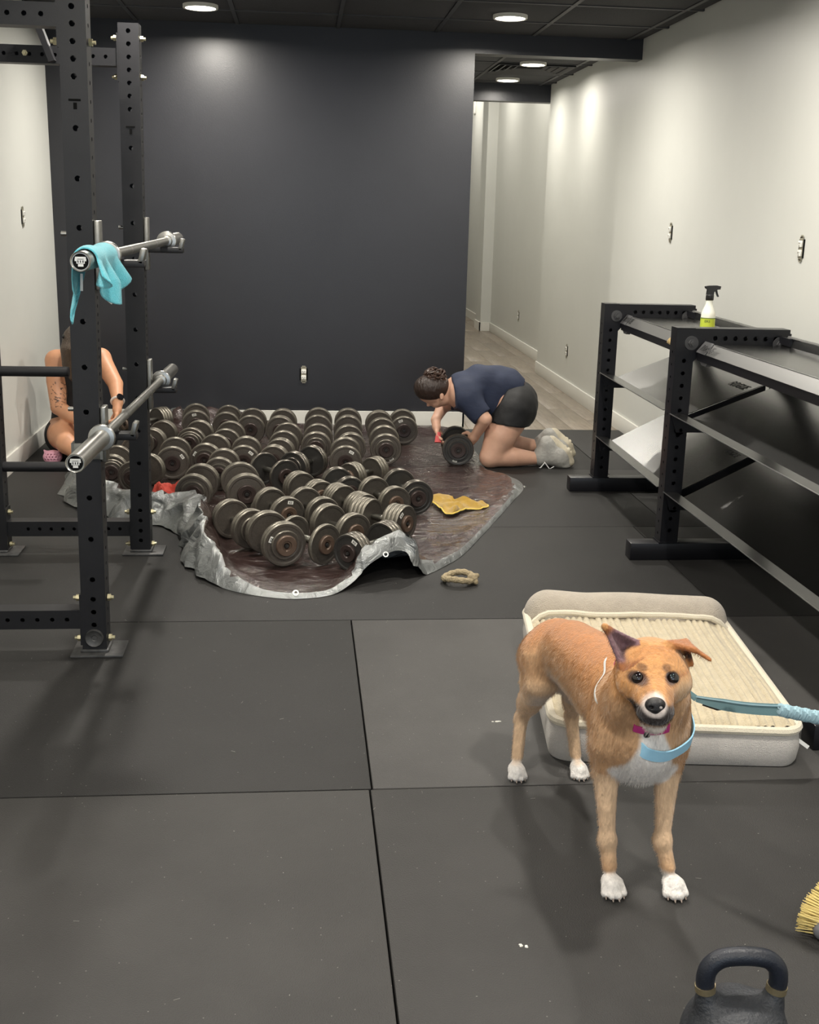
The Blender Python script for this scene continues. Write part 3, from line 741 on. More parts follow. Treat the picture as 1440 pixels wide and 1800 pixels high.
DBL = {
 'a1': 'grey plate dumbbell at far left of the pile, between the two rack uprights',
 'a2': 'grey plate dumbbell half hidden behind the far rack upright, front left of pile',
 'a3': 'large tagged grey dumbbell just right of the far rack upright above red cloth',
 'a4': 'grey dumbbell peeking out right of far rack upright in the third row back',
 'a12': 'grey dumbbell seen behind the lower barbell, left of the far upright',
 'a6': 'tagged grey dumbbell in the back left corner in front of silver tarp fold',
 'a7': 'thick grey dumbbell in second row of the left column, tilted leftward',
 'a9': 'grey dumbbell in third row of left column with stepped inner ring',
 'a10': 'grey dumbbell behind the crumpled silver tarp flap at front left',
 'a11': 'grey dumbbell in the fourth row between two larger ones, left of centre',
 'b1': 'brown-grey dumbbell second from the left in the back row',
 'b2': 'dumbbell third from left in back row showing its dark brown end cap',
 'b3': 'grey dumbbell in second row just behind a tagged one, left of centre',
 'b4': 'tagged grey dumbbell in the third row, left of the black one',
 'b5': 'biggest grey dumbbell of the left group with brown cap, above the open gap',
 'b6': 'black single-plate dumbbell turned right with its chrome handle showing',
 'b7': 'thick grey dumbbell at the back of the fourth column from left',
 'b8': 'grey dumbbell in the second row of the fourth column, directly behind another',
 'b9': 'thick worn dumbbell with raised lettering behind the black single-plate one',
 'b10': 'grey dumbbell at the back of the fifth column below the wall outlet',
 'b11': 'grey dumbbell in second row of the fifth column with stepped ring',
 'b12': 'black dumbbell turned left at the middle of the pile, thin ringed plates',
 'c1': 'thick grey dumbbell at the back of sixth column against dark wall',
 'c2': 'thick brownish dumbbell in the second row of the sixth column',
 'c3': 'grey dumbbell at the front of the sixth column with dark brown cap',
 'c4': 'thick grey dumbbell second from right in the back row',
 'c5': 'big grey dumbbell with ringed cap standing free at right of the pile',
 'c6': 'rightmost dumbbell of the back row with a white tag on its face',
 'c7': 'dark dumbbell being wiped by the kneeling woman',
 'e2': 'three-plate dumbbell turned left with chrome handle in front of the column ends',
 'e3': 'black-faced dumbbell behind the five-plate stack, middle of front group',
 'e4': 'thin triple-plate dumbbell at the left rear of the front group',
 'e5': 'slate dumbbell behind the single-plate one in the front group',
 'e5b': 'slate dumbbell with rusty cap in the front row right of the single-plate one',
 'e1': 'single-plate dumbbell turned sideways in front row beside the biggest one',
 'e6': 'slate dumbbell with a stack of four bright-rimmed plates, centre of front group',
 'e8': 'slate dumbbell with pale handle nub at right rear of front group',
 'e7': 'dumbbell with thick stack of bright-rimmed plates and a tag, right front group',
 'e9': 'rightmost dumbbell of the front group beside the yellow cloth',
 'e11': 'black dumbbell turned left at front, just behind the raised tarp peak',
 'd1': 'grey dumbbell at the front left corner beside the silver tarp fold',
 'D1': 'largest foreground dumbbell with rusty cap, lying at front of the tarp',
 'd2': 'tagged slate dumbbell behind the largest foreground one',
 'd4': 'small dumbbell with little round plates between two larger front ones',
 'd3': 'tiny dumbbell tucked behind the front left dumbbells',
 's1': 'dumbbell lying sideways in front of the seated person against the wall',
}
BIGCAP = {'c5', 'D1', 'a1', 'a2', 'c7', 'e9', 'd1', 'a7', 'a10', 'b11', 'a9', 'a11', 'b12'}
def dumbbell(key, x, y, deg, L, r, n, st):
    t = thing('dumbbell', DBL[key], 'dumbbell', (x, y, r+0.006), group='plate dumbbells on the tarp')
    d = Vector((math.cos(math.radians(deg)), math.sin(math.radians(deg)), 0))
    up = Vector((0, 0, 1)); s = up.cross(d)
    M = frame((x, y, r+0.006), s, up, d)           # local Z along the handle, local Y up
    t.matrix_world = M
    link('handle', GRIPM, t, Matrix.Diagonal((0.016, 0.016, L-n*PT+0.02, 1)))
    rg = random.Random(hash(key) % 1000 if False else sum(ord(c) for c in key))
    for sg in (-1, 1):
        zc = sg*L/2
        for k in range(n):
            z = zc + sg*(k-(n-1)/2)*PT
            rr = r*(1.0 - (0.10 if (k == n-1 and n > 2 and key in BIGCAP) else 0.0) - 0.012*rg.random())
            link('plate', PM[st], t, Matrix.Translation((0, rr-r, z)) @ Matrix.Rotation(rg.random()*6, 4, 'Z') @ Matrix.Diagonal((rr, rr, PT*0.97, 1)))
        ze = zc + sg*(n/2*PT-0.002)
        R = Matrix.Identity(4) if sg > 0 else Matrix.Rotation(PI, 4, 'X')
        oy = 0.0
        if key in BIGCAP:
            link('plate', PM[st], t, Matrix.Translation((0, oy, ze+sg*0.005)) @ Matrix.Diagonal((r*0.66, r*0.66, 0.014, 1))); ze += sg*0.012
        cap = link('end_cap', CAPM[st if key != 'D1' else 's'], t, Matrix.Translation((0, oy, ze)) @ R @ Matrix.Diagonal((r*0.47, r*0.47, 0.013, 1)))
        link('bolt', BOLTM, cap, Matrix.Translation((0, 0, 0.3)) @ Matrix.Diagonal((0.24, 0.24, 0.75, 1)))
        if sg > 0 and key in TAGS:
            a = math.radians(TAGS[key]); q = r*0.70
            mt = Matrix.Translation((math.cos(a)*q, math.sin(a)*q, zc+n/2*PT-0.0015)) @ Matrix.Rotation(a-PI/2, 4, 'Z')
            tg = link('tag', TAGM, t, mt); link('tag_print', TAGT, tg)
    return t
for row in DB: dumbbell(*row)

# ------------------------------------------------------------------ tarp
def tarp_mats():
    for nm, front, back, rg in (('tarp_brown', (0.034, 0.019, 0.017), (0.20, 0.21, 0.21), 0.19), ('tarp_silver', (0.24, 0.25, 0.25), (0.18, 0.19, 0.19), 0.30)):
        m = mat(nm, front, rg, spec=0.7, metal=0.0 if nm == 'tarp_brown' else 0.55, coat=0.6 if nm == 'tarp_brown' else 0.0)
        m.node_tree.nodes['Principled BSDF'].inputs['Coat Roughness'].default_value = 0.14
        nt = m.node_tree; N = nt.nodes; L = nt.links; b = N['Principled BSDF']
        g = N.new('ShaderNodeNewGeometry'); mx = N.new('ShaderNodeMix'); mx.data_type = 'RGBA'
        mx.inputs['A'].default_value = (*front, 1); mx.inputs['B'].default_value = (*back, 1)
        L.new(g.outputs['Backfacing'], mx.inputs['Factor']); L.new(mx.outputs['Result'], b.inputs['Base Color'])
        tc = N.new('ShaderNodeTexCoord')
        n1 = N.new('ShaderNodeTexNoise'); n1.inputs['Scale'].default_value = 11; n1.inputs['Detail'].default_value = 5; n1.inputs['Distortion'].default_value = 1.2
        v1 = N.new('ShaderNodeTexVoronoi'); v1.inputs['Scale'].default_value = 9; v1.feature = 'DISTANCE_TO_EDGE'
        mp = N.new('ShaderNodeMapping'); mp.inputs['Scale'].default_value = (0.6, 1.6, 1.0); mp.inputs['Rotation'].default_value = (0, 0, 0.5)
        L.new(tc.outputs['Object'], n1.inputs['Vector']); L.new(tc.outputs['Object'], mp.inputs[0]); L.new(mp.outputs[0], v1.inputs['Vector'])
        w = N.new('ShaderNodeTexNoise'); w.inputs['Scale'].default_value = 380; L.new(tc.outputs['Object'], w.inputs['Vector'])
        a1 = N.new('ShaderNodeMath'); a1.operation = 'MULTIPLY_ADD'; a1.inputs[1].default_value = 0.25
        L.new(v1.outputs['Distance'], a1.inputs[0]); L.new(n1.outputs['Fac'], a1.inputs[2])
        a2 = N.new('ShaderNodeMath'); a2.operation = 'MULTIPLY_ADD'; a2.inputs[1].default_value = 0.06
        L.new(w.outputs['Fac'], a2.inputs[0]); L.new(a1.outputs[0], a2.inputs[2])
        bp = N.new('ShaderNodeBump'); bp.inputs['Strength'].default_value = 0.9; bp.inputs['Distance'].default_value = 0.026
        L.new(a2.outputs[0], bp.inputs['Height']); L.new(bp.outputs[0], b.inputs['Normal']); L.new(bp.outputs[0], b.inputs['Coat Normal'])
tarp_mats()
mat('grommet', (0.7, 0.7, 0.68), 0.3, metal=1.0)
# outline: x, y, crest position along the radius, crest height, height of the lower edge
OUT = [(-1.20, 5.95, .90, .13, .0), (-1.16, 5.55, .88, .13, .0), (-1.00, 5.28, .89, .11, .0), (-0.86, 5.14, .89, .10, .0), (-0.72, 5.08, .88, .10, .0), (-0.60, 5.02, .86, .11, .0),
       (-0.52, 4.86, .84, .14, .0), (-0.49, 4.66, .85, .17, .0), (-0.46, 4.46, .88, .15, .01), (-0.38, 4.26, .93, .10, .01), (-0.27, 4.13, .98, .06, .0), (-0.14, 4.05, .992, .02, .0), (-0.02, 4.02, .992, .016, .0),
       (0.10, 4.05, .992, .018, .0), (0.19, 4.13, .98, .05, .02), (0.28, 4.21, .965, .12, .08), (0.36, 4.25, .965, .145, .105), (0.44, 4.26, .965, .11, .06), (0.50, 4.30, .97, .05, .0), (0.58, 4.40, .985, .03, .0), (0.68, 4.56, .995, .025, .0),
       (0.81, 4.86, .997, .02, .0), (0.95, 5.20, .997, .02, .0), (1.07, 5.50, .985, .025, .0), (1.17, 5.76, .95, .03, .0), (1.17, 5.98, .94, .03, .0), (1.05, 6.20, .97, .02, .0), (1.06, 6.6, .985, .015, .0),
       (1.04, 7.1, .985, .02, .0), (0.98, 7.42, .98, .03, .0), (0.6, 7.47, .98, .03, .0), (0.2, 7.48, .98, .03, .0), (-0.2, 7.48, .975, .05, .0), (-0.50, 7.50, .95, .10, .03), (-0.70, 7.50, .94, .13, .03), (-0.90, 7.46, .97, .06, .0), (-1.02, 7.2, .97, .03, .0), (-0.98, 6.75, .97, .02, .0), (-1.08, 6.25, .95, .05, .0)]
def catmull(P, n):
    res = []; m = len(P)
    for i in range(m):
        p0, p1, p2, p3 = (np.array(P[(i+j-1) % m]) for j in range(4))
        for k in range(n):
            u = k/n
            res.append(0.5*((2*p1)+(-p0+p2)*u+(2*p0-5*p1+4*p2-p3)*u*u+(-p0+3*p1-3*p2+p3)*u**3))
    return res
ring = catmull(OUT, 8)
NR, NS = len(ring), 54
TC = np.array((0.05, 5.85))
verts = []; faces = []; fm = []
for i, q in enumerate(ring):
    sc, h, ez = min(0.992, q[2]), max(0.0, q[3]), max(0.0, q[4])
    for j in range(NS+1):
        s = (j/NS)**0.75
        # place a ring exactly on the crest
        x, y = TC + (q[:2]-TC)*s
        w0 = 0.5*(1-sc)+0.10
        if s < sc: z = h*max(0.0, 1-(sc-s)/w0)**1.7
        else: z = ez + (h-ez)*max(0.0, 1-(s-sc)/(1-sc))**(0.8 if h > .07 else 1.2)
        p = (x, y, 0)
        wr = noise3((x*1.0, y*1.0, 0), 5.0, 1)
        ridge = 1-abs(noise3((x*1.3+y*0.6, y*0.8-x*0.5, 0), 4.2, 3))*2
        amp = 0.006 + (0.03 if x > -.3 else 0.05)*max(0, min(1, (s-0.78)/0.15))*min(1, h*12)
        if x > 0.55: amp = max(amp, 0.012*min(1, (x-0.55)/0.2))
        rg2 = 1-abs(noise3((x*0.8-y*0.7, y*0.9+x*0.4, 0.3), 7.5, 9))*2.2
        rg3 = 1-abs(noise3((x, y, 0.6), 15, 11))*2.2
        edge = max(0.0, min(1.0, (s-0.80)/0.10))*min(1, h*14)
        if h < .07: edge *= max(0.0, min(1.0, (sc-0.01-s)/0.03))
        z += amp*(0.6*wr+0.5*max(0, ridge)) * (1 if s < 0.995 else 0.3) * (1 if h > .07 or s < sc-.02 else 0.35)
        z += edge*(0.030*max(0, rg2)+0.012*max(0, rg3))*(1 if s < sc+0.3*(1-sc) else 0.5)*(0.0 if s > 0.995 else 1)
        fx = (abs(noise3((x, y, z), 8, 5))-0.25)*0.07*(1 if h > 0.09 and s > 0.8 else 0)
        verts.append((x+fx, y+fx, max(z, 0.0015)+0.0005))
    for j in range(NS):
        a = i*(NS+1)+j; b = ((i+1) % NR)*(NS+1)+j
        s = ((j+0.5)/NS)**0.75
        faces.append((a, a+1, b+1, b)); fm.append(1 if s > sc else 0)
me = bpy.data.meshes.new('tarp'); me.from_pydata(verts, [], faces); me.polygons.foreach_set('material_index', fm)
bm = bmesh.new(); bm.from_mesh(me); bmesh.ops.remove_doubles(bm, verts=bm.verts, dist=1e-5); bmesh.ops.recalc_face_normals(bm, faces=bm.faces)
for f in bm.faces: f.smooth = True
if sum(f.normal.z for f in bm.faces) < 0: bmesh.ops.reverse_faces(bm, faces=bm.faces)
bm.to_mesh(me); bm.free()
me.materials.append(MATS['tarp_brown']); me.materials.append(MATS['tarp_silver'])
tarp_t = thing('tarp', 'crinkled brown tarp with silver underside spread under all the dumbbells', 'tarp', (0, 0, 0))
link('sheet', me, tarp_t)
for (px, py, Y, n) in ((520, 1043, 4.04, (0, -0.8, 0.6)), (678, 975, 4.24, (0, -0.9, 0.45)), (922, 858, 5.80, (0.6, -0.3, 0.7))):
    p = at(px, py, Y); n = Vector(n).normalized()
    MB().lathe([(0.006, 0), (0.0075, 0.002), (0.011, 0.002), (0.012, 0)], 16, frame(p+n*0.006, n.orthogonal(), n.cross(n.orthogonal()), n), closed=True).build('grommet', 'grommet', tarp_t)
# ------------------------------------------------------------------ smooth bodies: blended distance fields turned into one surface
class Field:
    def __init__(s, lo, hi, h):
        s.h = h; s.lo = np.array(lo, float); n = np.ceil((np.array(hi)-s.lo)/h).astype(int)+1
        s.n = n; s.d = np.full(tuple(n), 1.0, np.float32)
    def block(s, lo, hi):
        a = np.clip(np.floor((np.array(lo)-s.lo)/s.h).astype(int), 0, s.n-1); b = np.clip(np.ceil((np.array(hi)-s.lo)/s.h).astype(int)+1, 1, s.n)
        sl = tuple(slice(i, j) for i, j in zip(a, b))
        g = np.meshgrid(*[s.lo[k]+s.h*np.arange(a[k], b[k]) for k in range(3)], indexing='ij')
        return sl, np.stack(g, -1).astype(np.float32)
    def put(s, sl, v, k):
        a = s.d[sl]; h = np.clip(0.5+0.5*(a-v)/k, 0, 1); s.d[sl] = a*(1-h)+v*h-k*h*(1-h)
    def cut(s, sl, v, k):
        a = s.d[sl]; v = -v; h = np.clip(0.5-0.5*(a-v)/k, 0, 1); s.d[sl] = a*(1-h)+v*h+k*h*(1-h)
    def cap(s, a, b, ra, rb=None, k=0.02, cut=False):
        rb = ra if rb is None else rb; a = np.array(a, np.float32); b = np.array(b, np.float32); m = max(ra, rb)+k+4*s.h
        sl, P = s.block(np.minimum(a, b)-m, np.maximum(a, b)+m)
        if P.size == 0: return
        ab = b-a; t = np.clip(((P-a)@ab)/max(ab@ab, 1e-9), 0, 1)
        v = np.linalg.norm(P-a-t[..., None]*ab, axis=-1)-(ra+(rb-ra)*t)
        (s.cut if cut else s.put)(sl, v, k)
    def chain(s, pts, k=0.02):
        A_ = np.array([p for p, r in pts], np.float32); rm = max(r for p, r in pts)+k+4*s.h
        sl, P = s.block(A_.min(0)-rm, A_.max(0)+rm)
        if P.size == 0: return
        best = None
        for i in range(len(pts)-1):
            a, b = A_[i], A_[i+1]; ra, rb = pts[i][1], pts[i+1][1]; ab = b-a
            t = np.clip(((P-a)@ab)/max(ab@ab, 1e-9), 0, 1); v = np.linalg.norm(P-a-t[..., None]*ab, axis=-1)-(ra+(rb-ra)*t)
            if best is None: best = v
            else:
                kk = 0.004; h = np.clip(0.5+0.5*(best-v)/kk, 0, 1); best = best*(1-h)+v*h-kk*h*(1-h)
        s.put(sl, best, k)
    def ell(s, c, r, k=0.02, rot=None, cut=False):
        c = np.array(c, np.float32); r = np.array(r, np.float32); m = max(r)+k+4*s.h
        sl, P = s.block(c-m, c+m)
        if P.size == 0: return
        q = P-c
        if rot is not None: q = q @ np.array(rot, np.float32)     # columns = local axes
        k0 = np.linalg.norm(q/r, axis=-1); k1 = np.linalg.norm(q/(r*r), axis=-1)+1e-9
        v = k0*(k0-1.0)/k1
        (s.cut if cut else s.put)(sl, v, k)
    def tri(s, a, b, c, th, k=0.01):
        a, b, c = (np.array(x, np.float32) for x in (a, b, c)); m = th+k+4*s.h
        sl, P = s.block(np.minimum(np.minimum(a, b), c)-m, np.maximum(np.maximum(a, b), c)+m)
        n = np.cross(b-a, c-a); n = n/np.linalg.norm(n)
        def seg(p, q):
            t = np.clip(((P-p)@(q-p))/((q-p)@(q-p)), 0, 1); return np.linalg.norm(P-p-t[..., None]*(q-p), axis=-1)
        e = np.minimum(np.minimum(seg(a, b), seg(b, c)), seg(c, a))
        ins = np.ones(P.shape[:-1], bool)
        for p, q in ((a, b), (b, c), (c, a)): ins &= ((P-p)@np.cross(n, q-p)) >= 0
        v = np.where(ins, np.abs((P-a)@n), e)-th
        s.put(sl, v, k)
    def mesh(s):
        d = s.d; I = d < 0
        cnt = np.zeros(tuple(s.n-1), np.int8)
        for i in (0, 1):
            for j in (0, 1):
                for k in (0, 1): cnt += I[i:d.shape[0]-1+i, j:d.shape[1]-1+j, k:d.shape[2]-1+k]
        act = np.argwhere((cnt > 0) & (cnt < 8))
        idx = -np.ones(cnt.shape, np.int64); idx[tuple(act.T)] = np.arange(len(act))
        acc = np.zeros((len(act), 3)); num = np.zeros(len(act))
        C = [(i, j, k) for i in (0, 1) for j in (0, 1) for k in (0, 1)]
        val = {c: d[act[:, 0]+c[0], act[:, 1]+c[1], act[:, 2]+c[2]] for c in C}
        for c in C:
            for ax in range(3):
                if c[ax] == 0:
                    e = list(c); e[ax] = 1; e = tuple(e); va, vb = val[c], val[e]
                    m = (va < 0) != (vb < 0); t = va[m]/(va[m]-vb[m])
                    p = np.tile(np.array(c, float), (m.sum(), 1)); p[:, ax] += t; acc[m] += p; num[m] += 1
        V = (act+acc/num[:, None])*s.h+s.lo
        F = []
        for ax in range(3):
            o = [slice(None)]*3; p = [slice(None)]*3; o[ax] = slice(0, -1); p[ax] = slice(1, None)
            A = I[tuple(o)]; B = I[tuple(p)]
            E = np.argwhere(A != B); E = E[(E > 0).all(1) & (E < s.n-1).all(1)]
            a1, a2 = [(1, 2), (2, 0), (0, 1)][ax]
            def cell(o1, o2):
                q = E.copy(); q[:, a1] -= o1; q[:, a2] -= o2; return idx[tuple(q.T)]
            Q = np.stack([cell(1, 1), cell(0, 1), cell(0, 0), cell(1, 0)], 1)
            fl_ = ~A[tuple(E.T)]; Q[fl_] = Q[fl_][:, ::-1]
            F.append(Q)
        F = np.concatenate(F); F = F[(F >= 0).all(1)]
        return V, F
def smooth_mesh(V, F, it=2, lam=0.5):
    n = len(V)
    e = np.concatenate([F[:, [0, 1]], F[:, [1, 2]], F[:, [2, 3]], F[:, [3, 0]]]); e = np.concatenate([e, e[:, ::-1]])
    deg = np.bincount(e[:, 0], minlength=n)[:, None].astype(float)
    for _ in range(it):
        for l in (lam, -lam*1.02):
            s = np.zeros_like(V)
            for k in range(3): s[:, k] = np.bincount(e[:, 0], V[e[:, 1], k], n)
            V = V+l*(s/np.maximum(deg, 1)-V)
    return V
def largest(V, F):
    """keep the biggest connected piece"""
    lab = np.arange(len(V))
    while True:
        m = lab[F].min(1); new = lab.copy(); np.minimum.at(new, F.ravel(), np.repeat(m, 4)); new = new[new]
        if (new == lab).all(): break
        lab = new
    ids, cnt = np.unique(lab, return_counts=True); keep = lab == ids[cnt.argmax()]
    idx = np.cumsum(keep)-1; return V[keep], idx[F[keep[F].all(1)]]
def body_obj(name, V, F, parent, material, colors=None, origin=(0, 0, 0)):
    V = V-np.array(origin)
    me = bpy.data.meshes.new(name)
    me.vertices.add(len(V)); me.vertices.foreach_set('co', V.ravel().astype(np.float32))
    me.loops.add(F.size); me.loops.foreach_set('vertex_index', F.ravel().astype(np.int32))
    me.polygons.add(len(F)); me.polygons.foreach_set('loop_start', np.arange(0, F.size, 4, dtype=np.int32)); me.polygons.foreach_set('loop_total', np.full(len(F), 4, np.int32))
    me.update(calc_edges=True); me.validate()
    me.polygons.foreach_set('use_smooth', [True]*len(me.polygons))
    if colors is not None:
        ca = me.color_attributes.new('Col', 'FLOAT_COLOR', 'POINT')
        ca.data.foreach_set('color', np.concatenate([colors, np.ones((len(colors), 1))], 1).ravel().astype(np.float32))
    me.materials.append(MATS[material])
    return link(name, me, parent)
def normals_of(V, F):
    a = V[F[:, 2]]-V[F[:, 0]]; b = V[F[:, 3]]-V[F[:, 1]]; n = np.cross(a, b); N = np.zeros_like(V)
    for c in range(4):
        for k in range(3): N[:, k] += np.bincount(F[:, c], n[:, k], len(V))
    return N/np.maximum(np.linalg.norm(N, axis=1, keepdims=True), 1e-9)
def bvh_of(V, F): return BVHTree.FromPolygons([tuple(v) for v in V], [tuple(f) for f in F])
def ring_band(bvh, c, axis, width, off, th, n=56, a0=0.0, a1=2*PI, rmax=0.4, sink=None, keep=None):
    """strap lying on a surface around an axis: inner and outer faces, real thickness"""
    c = Vector(c); axis = Vector(axis).normalized(); u = axis.orthogonal().normalized(); v = axis.cross(u)
    pts = []
    closed = abs(a1-a0-2*PI) < 1e-6
    m = n if closed else n+1
    for i in range(m):
        a = a0+(a1-a0)*i/n; d = u*math.cos(a)+v*math.sin(a); row = []
        for sgn in (-1, 1):
            o = c+axis*(sgn*width/2)+d*rmax
            hit = bvh.ray_cast(o, -d, rmax)
            p = hit[0] if hit[0] else c+axis*(sgn*width/2)+d*0.05
            row.append(((p-c-axis*(sgn*width/2)).length, sgn, d))
        r = max(row[0][0], row[1][0]); pts.append((r, d, row[0][0], row[1][0]))
    rs = [((p[2]+p[0])/2, (p[3]+p[0])/2) for p in pts]
    for _ in range(3):
        q = []
        for i in range(m):
            l, rr = (rs[i-1], rs[(i+1) % m]) if closed else (rs[max(i-1, 0)], rs[min(i+1, m-1)])
            q.append(tuple(max(rs[i][k]*0.9, (l[k]+rs[i][k]*2+rr[k])/4) for k in (0, 1)))
        rs = q
    vs = []; fs = []
    for i in range(m):
        d = pts[i][1]; o2 = off+(sink(c+d*rs[i][0]) if sink else 0.0)
        for t in (o2, o2+th):
            vs.append(c-axis*(width/2)+d*(rs[i][0]+t)); vs.append(c+axis*(width/2)+d*(rs[i][1]+t))
    for i in range(m if closed else m-1):
        j = (i+1) % m; A = 4*i; B = 4*j
        if keep and not (keep(c+pts[i][1]*rs[i][0]) and keep(c+pts[j][1]*rs[j][0])): continue
        fs += [(A+2, B+2, B+3, A+3), (A, A+1, B+1, B), (A, B, B+2, A+2), (A+1, A+3, B+3, B+1)]
    return MB().add(vs, fs)

# ------------------------------------------------------------------ dog
mat('dog_fur', (0.5, 0.3, 0.15), 0.62, vcol='Col', noise=0.22, nscale=90, stretch=(1, 1, 0.35), bump=0.45, bscale=210, sheen=0.25, spec=0.3)
mat('dog_hair', (0.5, 0.3, 0.15), 0.55, vcol='ColC', noise=0.12, nscale=200, spec=0.25)
mat('dog_eye', (0.008, 0.005, 0.004), 0.06, spec=0.8)
mat('dog_nose', (0.010, 0.009, 0.010), 0.32, bump=0.3, bscale=500)
mat('claw', (0.25, 0.2, 0.17), 0.4)
mat('collar_pink', (0.42, 0.03, 0.17), 0.55)
mat('stitch_pale', (0.8, 0.6, 0.7), 0.6)
mat('buckle_black', (0.01, 0.01, 0.012), 0.35)
mat('strap_blue', (0.30, 0.56, 0.74), 0.65, bump=0.2, bscale=600)
mat('strap_grey', (0.55, 0.56, 0.55), 0.65)
mat('leash_teal', (0.12, 0.225, 0.25), 0.65, bump=0.3, bscale=700)
mat('leash_pale', (0.26, 0.40, 0.46), 0.6)
D = Field((0.48, 1.88, -0.01), (0.90, 2.82, 0.66), 0.0034)
# trunk
D.chain([((.718, 2.17, .365), .088), ((.704, 2.30, .370), .088), ((.686, 2.43, .375), .080), ((.664, 2.56, .365), .070), ((.650, 2.63, .345), .070)], .03)
D.ell((.718, 2.17, .345), (.080, .098, .112), .03)
D.ell((.645, 2.655, .320), (.078, .074, .090), .03)
D.cap((.700, 2.28, .425), (.662, 2.58, .382), .052, .044, .04)
# forequarters
for sx, e, w, p2, pw in ((-1, (.650, 2.165, .250), (.655, 2.135, .105), (.660, 2.122, .052), (.662, 2.104, .022)), (1, (.783, 2.160, .250), (.774, 2.128, .105), (.785, 2.110, .052), (.793, 2.094, .022))):
    D.chain([((.718+sx*.052, 2.175, .41), .050), ((.716+sx*.062, 2.16, .32), .045), (e, .0275), (((e[0]+w[0])/2, (e[1]+w[1])/2, (e[2]+w[2])/2), .0195), (w, .0160)], .028)
    D.cap(w, p2, .0170, .0160, .012)
    D.ell(w, (.0172, .0185, .020), .012)
    D.cap((w[0]+.006, w[1]+.018, w[2]-.01), (w[0]+.006, w[1]+.020, w[2]-.022), .007, .006, .008)
    D.ell(pw, (.0225, .030, .0185), .010)
    for tx, ty in ((-.0185, -.022), (-.0065, -.032), (.0065, -.032), (.0185, -.022)):
        D.cap((pw[0]+tx*.8, pw[1]-.004, .027), (pw[0]+tx*1.08, pw[1]+ty, .0115), .0088, .0088, .0025)
# hindquarters
for sx, a, b, c, d, e in ((-1, (.610, 2.645, .315), (.598, 2.618, .258), (.570, 2.685, .135), (.558, 2.648, .045), (.552, 2.622, .020)), (1, (.690, 2.645, .315), (.698, 2.618, .258), (.703, 2.685, .135), (.711, 2.648, .045), (.714, 2.622, .020))):
    D.chain([(a, .062), (b, .037), (((b[0]+c[0])/2, (b[1]+c[1])/2+.004, (b[2]+c[2])/2), .025)], .03); D.chain([(b, .031), (((b[0]+c[0])/2, (b[1]+c[1])/2+.004, (b[2]+c[2])/2), .026), (c, .0160)], .025)
    D.chain([(c, .0165), (d, .0145)], .012)
    D.ell(e, (.022, .032, .0185), .012)
    for tx, ty in ((-.0165, -.020), (-.006, -.029), (.006, -.029), (.0165, -.020)):
        D.cap((e[0]+tx*.8, e[1]-.004, .024), (e[0]+tx*1.08, e[1]+ty, .0108), .0082, .0082, .0025)
D.chain([((.640, 2.715, .365), .024), ((.604, 2.755, .290), .020), ((.590, 2.765, .200), .014)], .02)      # tail hangs down
# neck and head (looking up at the camera)
D.chain([((.718, 2.175, .412), .080), ((.712, 2.135, .452), .074), ((.704, 2.095, .505), .066)], .03)
D.ell((.655, 2.115, .440), (.030, .035, .050), .03); D.ell((.765, 2.115, .440), (.030, .035, .050), .03)
D.ell((.700, 2.080, .528), (.066, .066, .054), .02)
D.ell((.700, 2.050, .503), (.075, .050, .046), .025)
D.chain([((.690, 2.035, .512), .046), ((.680, 1.985, .500), .037), ((.6735, 1.952, .497), .029)], .02)
D.ell((.6745, 1.955, .485), (.036, .026, .022), .014)
D.chain([((.692, 2.03, .472), .034), ((.680, 1.968, .459), .0235)], .014)
eyeL, eyeR = at(1122, 1192, 2.004), at(1182, 1192, 2.004)
# ears: left stands up and leans out, right folds over
iL, oL, tL, bL = at(1131, 1133, 2.075), at(1093, 1172, 2.062), at(1063, 1101, 2.085), at(1100, 1135, 2.105)
D.tri(iL, tL, bL, .0042, .012); D.tri(oL, tL, bL, .0042, .012); D.tri(iL, oL, bL, .0042, .012)
iR, oR, fR, tR, bR = at(1172, 1131, 2.07), at(1217, 1168, 2.062), at(1206, 1129, 2.09), at(1249, 1160, 2.030), at(1205, 1143, 2.100)
D.tri(iR, fR, bR, .0042, .012); D.tri(oR, fR, bR, .0042, .012); D.tri(iR, fR, at(1222, 1143, 2.05), .0045, .008); D.tri(fR, at(1222, 1143, 2.05), tR, .0042, .006); D.tri(iR, at(1222, 1143, 2.05), fR, .0042, .006)
